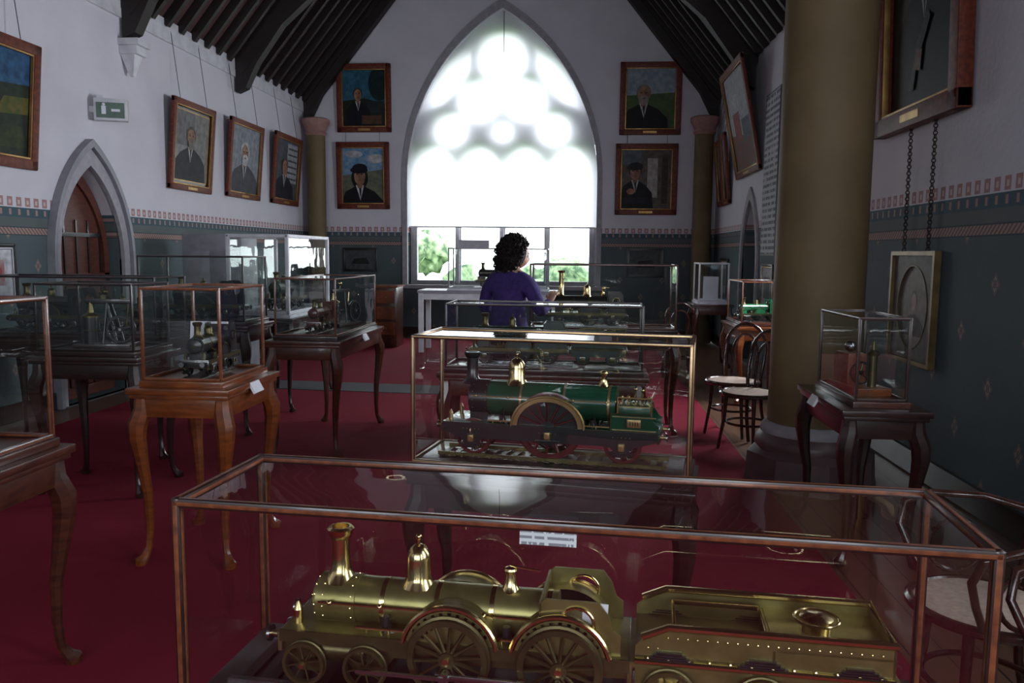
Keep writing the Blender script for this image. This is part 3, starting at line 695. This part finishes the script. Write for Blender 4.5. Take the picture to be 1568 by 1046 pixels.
case('glass_display_case',1.6,2.0,10.95,11.45,.85,1.4,W_WHT,.02,0,base=W_WHT,basemat2=CARD)
b=MB(); b.box((0,0,.17),(.2,.02,.3),CARD); b.box((0,.02,.01),(.24,.12,.02),CARD); b.obj('upright_white_card',(1.8,11.2,.893))

# ------------------------------------------------------------------ bentwood chairs
SEATW=pm('pale_wood_seat',(.56,.44,.37),(.42,.31,.25),rough=.3,scale=60,bs=.2)
def chair(name,loc,rz,arms=False,seat=SEATW):
    b=MB(); m=W_BENT; r=.21; h=.46
    b.torus((0,0,h-.012),r,.017,m,'Z',36,8); b.lathe([(.002,h-.004),(r*.5,h-.006),(r*.9,h+.002),(r*.99,h-.006),(.5*r,h-.02),(.002,h-.02)],(0,0,0),seat,32)
    b.torus((0,0,.22),.165,.010,m,'Z',32,8)
    for a in (pi*.28,-pi*.28):
        c,s=math.cos(a),math.sin(a); b.tube([(c*.17,s*.17,h-.02),(c*.18,s*.18,.25),(c*.22,s*.22,0)],[.017,.014,.012],m,10)
    P=[(-.25,.19,0),(-.2,.175,.2),(-.18,.165,h),(-.205,.18,.62)]
    arc=[(-.23-.02*math.sin(pi*i/10),.18*math.cos(pi*i/10),.72+.20*math.sin(pi*i/10)) for i in range(11)]
    b.tube(P+arc+[(x,-y,z) for x,y,z in P[::-1]],.0145,m,10)
    P=[(-.185,.10,h),(-.205,.105,.6)]+[(-.222-.015*math.sin(pi*i/10),.11*math.cos(pi*i/10),.68+.15*math.sin(pi*i/10)) for i in range(11)]+[(-.205,-.105,.6),(-.185,-.10,h)]
    b.tube(P,.010,m,8)
    if arms:
        for sy in (-1,1):
            b.tube([(-.215,sy*.18,.70),(-.1,sy*.26,.72),(.06,sy*.28,.72),(.15,sy*.27,.69),(.17,sy*.25,.62),(.14,sy*.22,.54),(.10,sy*.19,h)],.012,m,10)
            b.torus((.0,sy*.225,.56),.085,.008,m,'Y',20,8)
    return b.obj(name,loc,rz)
chair('bentwood_chair',(1.31,6.86,0),-pi*.70)
chair('bentwood_chair',(1.33,6.28,0),-pi*.78)
chair('bentwood_chair',(1.25,10.2,0),pi*.5)
chair('bentwood_armchair',(1.25,2.46,0),pi*1.0,True)
chair('bentwood_armchair',(1.30,1.86,0),pi*1.0,True)

# ------------------------------------------------------------------ pictures
_pc={}
def pc(c,c2=None):
    key=(c,c2)
    if key not in _pc: _pc[key]=pm('oil_paint_%d'%len(_pc),c,c2 or tuple(v*.6 for v in c),rough=.5,scale=14,bs=.1,spec=.15)
    return _pc[key]
SKIN_P=(.36,.19,.12)
def picture(name,w,h,loc,rz,polys,fw=.07,fd=.05,tilt=0,wires=True,fm=FRAME_R,mat=None,plaque=True,wtop=4.15,liner=GOLD):
    b=MB(); H2=h/2;W2=w/2; off=math.sin(tilt)*H2
    b.M=Matrix.Translation((0,-off,0))@Matrix.Rotation(tilt,4,'X')
    for sz in (-1,1):
        b.box((0,-fd/2,sz*(H2-fw/2)),(w,fd,fw),fm,bev=.012); b.box((0,-fd*.62,sz*(H2-fw-.008)),(w-2*fw,fd*.5,.02),liner,bev=.004)
        b.box((sz*(W2-fw/2),-fd/2,0),(fw,fd,h),fm,bev=.012); b.box((sz*(W2-fw-.008),-fd*.62,0),(.02,fd*.5,h-2*fw),liner,bev=.004)
    iw,ih=w-2*fw,h-2*fw; y=-.012
    b.poly([(-iw/2,y,-ih/2),(iw/2,y,-ih/2),(iw/2,y,ih/2),(-iw/2,y,ih/2)],mat or pc((.03,.03,.035)))
    m=.05 if mat else 0.0
    if mat:
        for sz in (-1,1):
            b.box((0,-.014,sz*(ih/2-m)),(iw-2*m,.006,.012),GOLD); b.box((sz*(iw/2-m),-.014,0),(.012,.006,ih-2*m),GOLD)
    iw-=2*m; ih-=2*m
    for k,(kind,dat,c) in enumerate(polys):
        y=-.0135-.0008*k
        if kind=='e': cx,cz,rx,rz_=dat; pts=[(cx+rx*math.cos(2*pi*i/20),cz+rz_*math.sin(2*pi*i/20)) for i in range(20)]
        elif kind=='r': x0,z0,x1,z1=dat; pts=[(x0,z0),(x1,z0),(x1,z1),(x0,z1)]
        else: pts=dat
        mt=c if isinstance(c,bpy.types.Material) else pc(*c) if isinstance(c[0],tuple) else pc(c)
        b.poly([((min(max(u,0),1)-.5)*iw,y,(min(max(v,0),1)-.5)*ih) for u,v in pts],mt)
    if plaque: b.box((0,-fd-.002,-H2+fw*.5),(w*.22,.006,fw*.4),GOLD)
    if wires:
        b.M=Matrix.Identity(4); zt=wtop-loc[2]
        for sx in (-1,1):
            b.cyl((sx*w*.32,-fd*.3-2*off,H2-.02),(sx*w*.32,-.01,zt),.004,W_BLK,seg=6)
    return b.obj(name,loc,rz)
def bust(hx,hz,r,body,hair,beard=None,hat=None,collar=(.5,.5,.5),skin=SKIN_P,bw=1.0):
    s=r/.12; q=[]; dk=tuple(v*.72 for v in skin)
    def P(a,c): return (hx+a*s,hz+c*s)
    bx=lambda a:hx+a*s*bw
    q.append(('p',[(bx(-.46),0),(bx(-.42),hz-.34*s),(bx(-.27),hz-.22*s),P(-.07,-.14),P(.07,-.14),(bx(.27),hz-.22*s),(bx(.42),hz-.34*s),(bx(.46),0)],body))
    q.append(('p',[P(-.075,-.13),P(.075,-.13),P(.01,-.34)],collar))
    q.append(('p',[P(-.02,-.16),P(.03,-.16),P(.015,-.34)],(.02,.02,.03)))
    q.append(('p',[P(-.045,-.17),P(.045,-.17),P(.04,-.03),P(-.04,-.03)],dk))
    q.append(('e',(hx,hz+.025*s,r*1.08,r*1.02),hair))
    q.append(('e',(hx,hz-.01*s,r*.84,r*1.0),skin))
    q.append(('e',(hx+.3*r,hz-.02*s,r*.5,r*.85),dk))
    for t in (-.34,.34):
        q.append(('e',(hx+t*r,hz+.02*s,r*.17,r*.07),(.03,.02,.02))); q.append(('e',(hx+t*r,hz+.04*s,r*.2,r*.04),hair))
    q.append(('p',[(hx-.06*r,hz+.01),(hx+.14*r,hz-.3*r),(hx-.12*r,hz-.3*r)],tuple(v*.6 for v in skin)))
    q.append(('e',(hx,hz-.52*r,r*.28,r*.06),(.2,.06,.05)))
    if beard: q.append(('e',(hx,hz-.085*s,r*.72,r*.62),beard)); q.append(('e',(hx,hz-.06*s,r*.26,r*.07),(.2,.07,.06)))
    if hat: q.append(('e',(hx-.01,hz+.075*s,r*1.35,r*.38),hat)); q.append(('e',(hx+.01,hz+.105*s,r*1.15,r*.5),hat))
    return q
def mid(x0,z0,x1,z1): return ((x0+x1)/2,(z0+z1)/2,x1-x0,z1-z0)
def backpic(x0,z0,x1,z1,polys,**k):
    cx,cz,w,h=mid(x0,z0,x1,z1); picture('framed_portrait',w,h,(cx,YB-.01,cz),0,polys,fw=.095,**k)
SKY=((.08,.20,.34),(.22,.32,.42)); DK=(.010,.010,.014)
backpic(-4.32,3.62,-3.34,4.80,[('r',(0,0,1,1),((.015,.07,.11),(.03,.12,.18))),('p',[(0,0),(0,.45),(.5,.5),(1,.4),(1,0)],(.015,.025,.015)),('e',(.85,.75,.25,.3),(.01,.025,.025)),('r',(.45,.25,.95,.45),(.02,.03,.03))]+bust(.36,.56,.10,(.01,.01,.016),(.05,.04,.035),bw=.8)+[('r',(.45,.05,.9,.2),(.1,.05,.03))],tilt=.04)
backpic(-4.34,2.27,-3.38,3.45,[('r',(0,0,1,1),SKY),('p',[(0,0),(0,.5),(1,.62),(1,0)],((.16,.15,.10),(.08,.1,.08))),('e',(.8,.8,.2,.08),(.5,.5,.5)),('e',(.3,.88,.2,.06),(.45,.47,.5)),('e',(.42,.46,.20,.20),(.012,.010,.010))]+bust(.42,.50,.155,DK,(.02,.02,.02),hat=(.010,.010,.016),collar=(.6,.6,.62)),tilt=.04)
backpic(.67,3.56,1.72,4.78,[('r',(0,0,1,1),((.16,.22,.28),(.26,.32,.34))),('p',[(0,0),(0,.55),(1,.6),(1,0)],((.04,.09,.04),(.08,.11,.04)))]+bust(.36,.57,.135,DK,(.2,.18,.16),beard=(.3,.26,.23)),tilt=.04)
backpic(.62,2.19,1.69,3.41,[('r',(0,0,1,1),((.07,.06,.05),(.12,.10,.09))),('r',(.52,.2,.72,.85),(.42,.40,.37)),('r',(.8,.1,.92,.9),(.06,.045,.04)),('r',(.0,.75,.4,1),(.10,.13,.16))]+bust(.28,.62,.12,DK,(.05,.04,.04),hat=(.02,.02,.025),bw=.8)+[('e',(.2,.3,.08,.05),SKIN_P),('r',(.05,.1,.5,.2),(.02,.02,.03))],tilt=.04)
def leftpic(y0,y1,z0,z1,polys,**k):
    picture('framed_portrait',y1-y0,z1-z0,(XL+.01,(y0+y1)/2,(z0+z1)/2),pi/2,polys,**k)
leftpic(9.4,10.5,2.24,3.32,[('r',(0,0,1,1),((.10,.10,.10),(.17,.17,.17))),('r',(.55,.2,1,1),(.22,.21,.20)),('r',(.0,.0,.35,.5),(.28,.27,.26))]+bust(.45,.64,.13,(.025,.025,.03),(.10,.09,.08),beard=(.18,.16,.15)),fw=.07,tilt=.09,mat=BLACK)
leftpic(11.0,12.15,2.26,3.35,[('r',(0,0,1,1),((.26,.28,.31),(.15,.17,.2)))]+bust(.48,.60,.14,(.07,.07,.09),(.45,.45,.47),beard=(.5,.5,.52)),fw=.07,tilt=.09)
leftpic(12.65,13.85,2.27,3.4,[('r',(0,0,1,1),((.08,.09,.10),(.05,.055,.065))),('r',(.5,.3,.95,.95),(.30,.32,.35))]+[('r',(.52,.35+.1*i,.93,.38+.1*i),(.08,.08,.08)) for i in range(6)]+bust(.4,.55,.12,(.02,.02,.035),(.08,.06,.05)),fw=.08,tilt=.09)
leftpic(5.75,7.02,2.2,3.28,[('r',(0,0,1,1),((.015,.022,.02),(.025,.035,.02))),('p',[(0,.6),(1,.7),(1,1),(0,1)],((.015,.045,.10),(.035,.10,.20))),('p',[(.6,.38),(.98,.42),(.98,.58),(.7,.55)],((.12,.09,.025),(.04,.07,.015))),('p',[(.0,.05),(.98,.1),(.9,.3),(.4,.25)],((.02,.03,.015),(.04,.05,.02)))],fw=.09,tilt=.09)
def rightpic(y0,y1,z0,z1,polys,name='framed_portrait',**k):
    picture(name,y1-y0,z1-z0,(XR-.01,(y0+y1)/2,(z0+z1)/2),-pi/2,polys,**k)
rightpic(5.2,6.6,2.40,4.02,[('r',(0,0,1,1),((.016,.014,.014),(.03,.025,.025)))]+bust(.48,.76,.12,(.006,.006,.008),(.1,.09,.08),bw=.9,collar=(.3,.3,.3))+[('p',[(.30,.10),(.42,.34),(.46,.34),(.38,.10)],(.05,.045,.045)),('p',[(.38,.20),(.47,.18),(.50,.28),(.42,.30)],(.16,.09,.06)),('p',[(.40,.30),(.48,.28),(.60,.42),(.54,.46)],(.03,.03,.034))],fw=.13,fd=.10,tilt=.03,fm=FRAME_R)
rightpic(12.95,13.4,2.3,3.4,[('r',(0,0,1,1),((.1,.12,.2),(.2,.2,.3)))]+bust(.5,.6,.12,DK,(.1,.1,.1)),fw=.07,tilt=.1)
rightpic(13.45,13.93,2.3,3.35,[('r',(0,0,1,1),((.2,.15,.1),(.1,.1,.12)))]+bust(.5,.6,.12,DK,(.1,.1,.1)),fw=.07,tilt=.1)
rightpic(10.85,12.4,2.60,4.1,[('r',(0,0,1,1),((.25,.28,.3),(.4,.4,.42))),('p',[(0,0),(0,.4),(1,.3),(1,0)],((.2,.05,.05),(.08,.10,.07))),('r',(.2,.3,.5,.6),(.3,.08,.08)),('r',(.55,.3,.9,.5),(.1,.12,.15)),('e',(.4,.7,.2,.08),(.5,.5,.52))],name='framed_painting',fw=.08,tilt=.2)
b=MB(); b.box((0,-.01,0),(.75,.02,2.0),W_BLK); b.box((0,-.022,0),(.70,.004,1.95),TEXTP); b.obj('text_panel',(XR-.005,10.35,2.5),-pi/2)
# oval portrait with chains
b=MB(); w,h=.68,.68
OV=lambda a,c,y:[(a*math.cos(2*pi*i/32),y,c*math.sin(2*pi*i/32)) for i in range(32)]
b.plate([[(-w/2,-.36),(w/2,-.36),(w/2,.36),(-w/2,.36)],[(p[0],p[2]) for p in OV(.25,.29,0)]],lambda u,v,q:(u,-.022+q,v),.012,pc((.12,.10,.09),(.07,.06,.055)))
b.plate([[(-w/2-.03,-.39),(w/2+.03,-.39),(w/2+.03,.39),(-w/2-.03,.39)],[(-w/2,-.36),(w/2,-.36),(w/2,.36),(-w/2,.36)]],lambda u,v,q:(u,-.045+q,v),.045,GOLD_D)
b.tube([(x,-.022,z) for x,_,z in OV(.25,.29,0)],.005,GOLD_D,8,closed=True)
b.poly([(-w/2,-.008,-.36),(w/2,-.008,-.36),(w/2,-.008,.36),(-w/2,-.008,.36)],pc((.22,.19,.16)))
b.poly([(-.19,-.0095,-.2),(-.17,-.0095,-.12),(-.05,-.0095,-.05),(.05,-.0095,-.05),(.17,-.0095,-.12),(.19,-.0095,-.2)],pc((.07,.06,.055)))
b.poly([(.052*math.cos(2*pi*i/20),-.0100,.05+.07*math.sin(2*pi*i/20)) for i in range(20)],pc((.10,.08,.07)))
b.poly([(.045*math.cos(2*pi*i/20),-.0105,.04+.062*math.sin(2*pi*i/20)) for i in range(20)],pc((.36,.27,.22)))
for sx in (-1,1):
    for i in range(39):
        z=.40+i*.0225; b.torus((sx*.2,-.02,z),.013,.004,CHAIN,'Y' if i%2 else 'X',10,5)
b.obj('oval_portrait',(XR-.01,5.86,1.15),-pi/2)
for x0,x1,z0,z1 in ((-4.25,-3.62,1.15,1.58),(.85,1.5,1.1,1.62)):
    picture('framed_print',x1-x0,z1-z0,((x0+x1)/2,YB-.01,(z0+z1)/2),0,[('r',(0,0,1,1),((.05,.065,.07),(.08,.09,.085))),('p',[(.2,.3),(.8,.3),(.7,.6),(.3,.55)],(.03,.03,.03))],fw=.03,fd=.025,wires=False,fm=W_BLK,plaque=False,liner=W_BLK)
picture('framed_print',.6,.5,(XL+.01,6.4,1.3),pi/2,[('r',(0,0,1,1),(.6,.6,.65)),('r',(.2,.25,.8,.75),((.3,.08,.08),(.4,.3,.3)))],fw=.035,fd=.03,wires=False,fm=W_BLK,plaque=False,liner=W_WHT)
for y,z in ((10.3,1.1),(13.3,1.15)):
    picture('framed_print',.6,.6,(XR-.01,y,z),-pi/2,[('r',(0,0,1,1),(.5,.5,.55)),('r',(.2,.25,.8,.75),((.1,.1,.12),(.2,.2,.2)))],fw=.035,fd=.03,wires=False,fm=W_BLK,plaque=False)
# exit sign
b=MB(); b.box((0,0,0),(.31,.10,.22),W_WHT,bev=.01); b.box((0,-.052,-.01),(.26,.01,.15),pc((.14,.20,.16),(.11,.16,.13)))
b.box((-.06,-.060,-.01),(.04,.004,.08),CARD); b.sph((-.06,-.060,.045),.015,CARD,8,6); b.box((.05,-.060,-.01),(.08,.004,.025),CARD); b.box((-.175,.02,0),(.06,.05,.06),W_WHT); b.box((-.1,0,.12),(.05,.05,.04),W_WHT)
b.obj('exit_sign',(XL+.19,8.0,2.90),.35)

# ------------------------------------------------------------------ woman
PURP=pm('purple_knit',(.040,.017,.135),(.022,.010,.08),rough=.85,scale=30,bs=.3)
TROU=pm('dark_trousers',(.02,.02,.03),rough=.8,scale=20)
SKN=pm('skin',(.50,.29,.21),(.42,.24,.17),rough=.5,scale=9,bs=.05)
HAIR=pm('dark_curly_hair',(.014,.009,.009),(.005,.003,.004),rough=.65,scale=60,bs=.9,spec=.25)
def skinmesh(chains,root,levels=2):
    V,E=chains; names=list(V); me=D.meshes.new('t'); me.from_pydata([V[n][0] for n in names],[(names.index(a),names.index(c)) for a,c in E],[]); 
    o=D.objects.new('t',me); COL.objects.link(o); md=o.modifiers.new('s','SKIN'); md.use_smooth_shade=True
    for i,n in enumerate(names):
        r=V[n][1]; r=r if isinstance(r,tuple) else (r,r); me.skin_vertices[0].data[i].radius=r; me.skin_vertices[0].data[i].use_root=(n==root)
    sd=o.modifiers.new('d','SUBSURF'); sd.levels=levels
    bpy.context.view_layer.update(); dg=bpy.context.evaluated_depsgraph_get(); ev=o.evaluated_get(dg); m2=ev.to_mesh()
    vs=[v.co.copy() for v in m2.vertices]; fs=[tuple(p.vertices) for p in m2.polygons]; ev.to_mesh_clear(); D.objects.remove(o); return vs,fs
fx,fy=.45,.893; rx,ry=.893,-.45
def B(r,f,z): return (rx*r+fx*f,ry*r+fy*f,z)
V={'pel':(B(0,-.02,.93),(.175,.125)),'wai':(B(0,0,1.07),(.15,.115)),'che':(B(0,.03,1.23),(.17,.12)),'upp':(B(0,.04,1.325),(.12,.085)),'nec':(B(0,.055,1.41),.052),'hed':(B(.01,.09,1.48),.055),
 'hR':(B(.09,-.02,.86),.11),'kR':(B(.10,.01,.48),.065),'aR':(B(.10,-.03,.09),.042),'tR':(B(.12,.12,.035),.035),
 'hL':(B(-.09,-.02,.86),.11),'kL':(B(-.10,.02,.48),.065),'aL':(B(-.10,-.02,.09),.042),'tL':(B(-.12,.13,.035),.035),
 'sR':(B(.170,.03,1.315),.075),'eR':(B(.270,.05,1.07),.060),'wR':(B(.235,.25,1.15),.036),
 'sL':(B(-.170,.03,1.315),.075),'eL':(B(-.265,.05,1.07),.060),'wL':(B(-.14,.25,1.05),.036)}
E=[('pel','wai'),('wai','che'),('che','upp'),('upp','nec'),('nec','hed'),('pel','hR'),('hR','kR'),('kR','aR'),('aR','tR'),('pel','hL'),('hL','kL'),('kL','aL'),('aL','tL'),
 ('upp','sR'),('sR','eR'),('eR','wR'),('upp','sL'),('sL','eL'),('eL','wL')]
b=MB(); vs,fs=skinmesh((V,E),'pel')
for m in (PURP,TROU,SKN,BLACK,HAIR): b.mi(m)
bv=[b.bm.verts.new(v) for v in vs]
neck=Vector(V['nec'][0])
for f in fs:
    try: q=b.bm.faces.new([bv[i] for i in f])
    except ValueError: continue
    c=q.calc_center_median()
    q.material_index=2 if (c-neck).length<.5 and c.z>1.395 else 0 if c.z>.84 else (3 if c.z<.085 else 1)
b.torus(B(0,-.02,.85),.16,.012,PURP)
def hand(b,w,d,up,side):
    w=Vector(w); d=Vector(d).normalized(); up=Vector(up); up=(up-d*up.dot(d)).normalized(); s=d.cross(up)*side
    V={'w':(tuple(w-d*.02),(.026,.02)),'p':(tuple(w+d*.035),(.036,.016)),'k':(tuple(w+d*.075),(.038,.013))}
    vs,fs=skinmesh((V,[('w','p'),('p','k')]),'w',2); b.add(vs,fs,SKN)
    for i,(o,L) in enumerate(((-.028,.062),(-.010,.074),(.010,.069),(.027,.054))):
        a=w+d*.065+s*o; p1=a+d*L*.45-up*.004; p2=p1+d*L*.3-up*.016; p3=p2+d*L*.18-up*.02
        b.tube([a,p1,p2,p3],[.0095,.009,.008,.006],SKN,8); b.sph(p3,.006,SKN,8,6)
    a=w+d*.02-s*.024; p1=a-s*.022+d*.022-up*.008; p2=p1+d*.026-up*.01-s*.004; b.tube([a,p1,p2],[.013,.0105,.008],SKN,8); b.sph(p2,.008,SKN,8,6)
hand(b,B(.235,.265,1.16),(fx*1.0-.1*rx,fy,.9),(0,-.3,1),1)
hand(b,B(-.13,.27,1.05),(fx+.4*rx,fy+.4*ry,.1),(0,0,1),-1)
hc=Vector(B(.015,.11,1.53)); ha=math.atan2(.35,.93); Rh=Matrix.Rotation(ha,3,'Z')@Matrix.Rotation(.28,3,'Y')
vs=[];u,v=24,18
for i in range(v+1):
    th=pi*i/v
    for j in range(u):
        ph=2*pi*j/u; p=Vector((.092*math.sin(th)*math.cos(ph),.074*math.sin(th)*math.sin(ph),.115*math.cos(th)))
        if p.z<-.02: p.x+=.012*(1 if p.x>0 else .0); p.y*=1-.22*min(1,(-p.z-.02)/.08)
        g=math.exp(-((p.y/.013)**2+((p.z+.012)/.02)**2)) if p.x>.05 else 0; p.x+=.026*g
        e=(math.exp(-(((abs(p.y)-.03)/.014)**2+((p.z-.012)/.012)**2))) if p.x>.04 else 0; p.x-=.010*e
        l=math.exp(-((p.y/.022)**2+((p.z+.052)/.008)**2)) if p.x>.04 else 0; p.x+=.006*l
        vs.append(hc+Rh@p)
b.add(vs,[(i*u+j,(i+1)*u+j,(i+1)*u+(j+1)%u,i*u+(j+1)%u) for i in range(v) for j in range(u)],SKN)
for sy in (-1,1):
    b.sph(hc+Rh@Vector((.078,sy*.03,.012)),.011,CARD,10,8); b.sph(hc+Rh@Vector((.087,sy*.03,.012)),.005,BLACK,8,6)
    b.sph(hc+Rh@Vector((0,sy*.076,-.005)),(.018,.008,.03),SKN,10,8,R=Rh)
    b.tube([hc+Rh@Vector((.085,sy*.018,.03)),hc+Rh@Vector((.082,sy*.042,.032))],.004,HAIR,6)
b.tube([hc+Rh@Vector((.091,-.02,-.052)),hc+Rh@Vector((.097,0,-.05)),hc+Rh@Vector((.091,.02,-.052))],.004,pc((.35,.12,.1)),6)
hh=hc+Rh@Vector((-.042,0,.0))
b.sph(hh,(.112,.122,.140),HAIR,28,20,R=Rh)
for k in range(1100):
    th=math.acos(random.uniform(-1,1)); ph=random.uniform(0,2*pi)
    p=Vector((math.sin(th)*math.cos(ph),math.sin(th)*math.sin(ph),math.cos(th)))
    if p.x>.45 and p.z<.62: continue
    if p.x>.2 and p.z<.3 and abs(p.y)<.8: continue
    jr=random.uniform(.93,1.07)
    q=hh+Rh@Vector((p.x*.12*jr,p.y*.138*jr,p.z*.148*jr-(.035 if p.z<-.2 else 0)))
    r=random.uniform(.008,.018); ax=Vector((random.uniform(-1,1),random.uniform(-1,1),random.uniform(-1,1))).normalized(); R2=ax.to_track_quat('Z','Y').to_matrix()
    pts=[q+R2@Vector((r*math.cos(t*.9),r*math.sin(t*.9),t*.005-.016)) for t in range(9)]
    b.tube(pts,[.002]+[.0042]*7+[.001],HAIR,5)
wo=b.obj('woman',(-.545,6.34,0),recalc=True,angle=60); wo.scale=(1.0,1,.975)

# ------------------------------------------------------------------ camera, light, world
F=1240.0
cam=D.cameras.new('camera'); co=D.objects.new('camera',cam); COL.objects.link(co)
cam.sensor_width=36; cam.lens=36*F/1568; cam.clip_start=.05
R=Matrix.Rotation(math.radians(4.6),4,'Z')@Matrix.Rotation(pi/2-math.radians(6.2),4,'X')@Matrix.Rotation(math.radians(.5),4,'Z')
co.matrix_world=Matrix.Translation((0,0,1.5))@R; SC.camera=co
w=D.worlds.new('overcast_sky'); SC.world=w; w.use_nodes=True
bg=w.node_tree.nodes['Background']; bg.inputs[0].default_value=(.9,.95,1,1); bg.inputs[1].default_value=8
SC.view_settings.view_transform='Standard'
SC.view_settings.look='None'; SC.view_settings.exposure=0
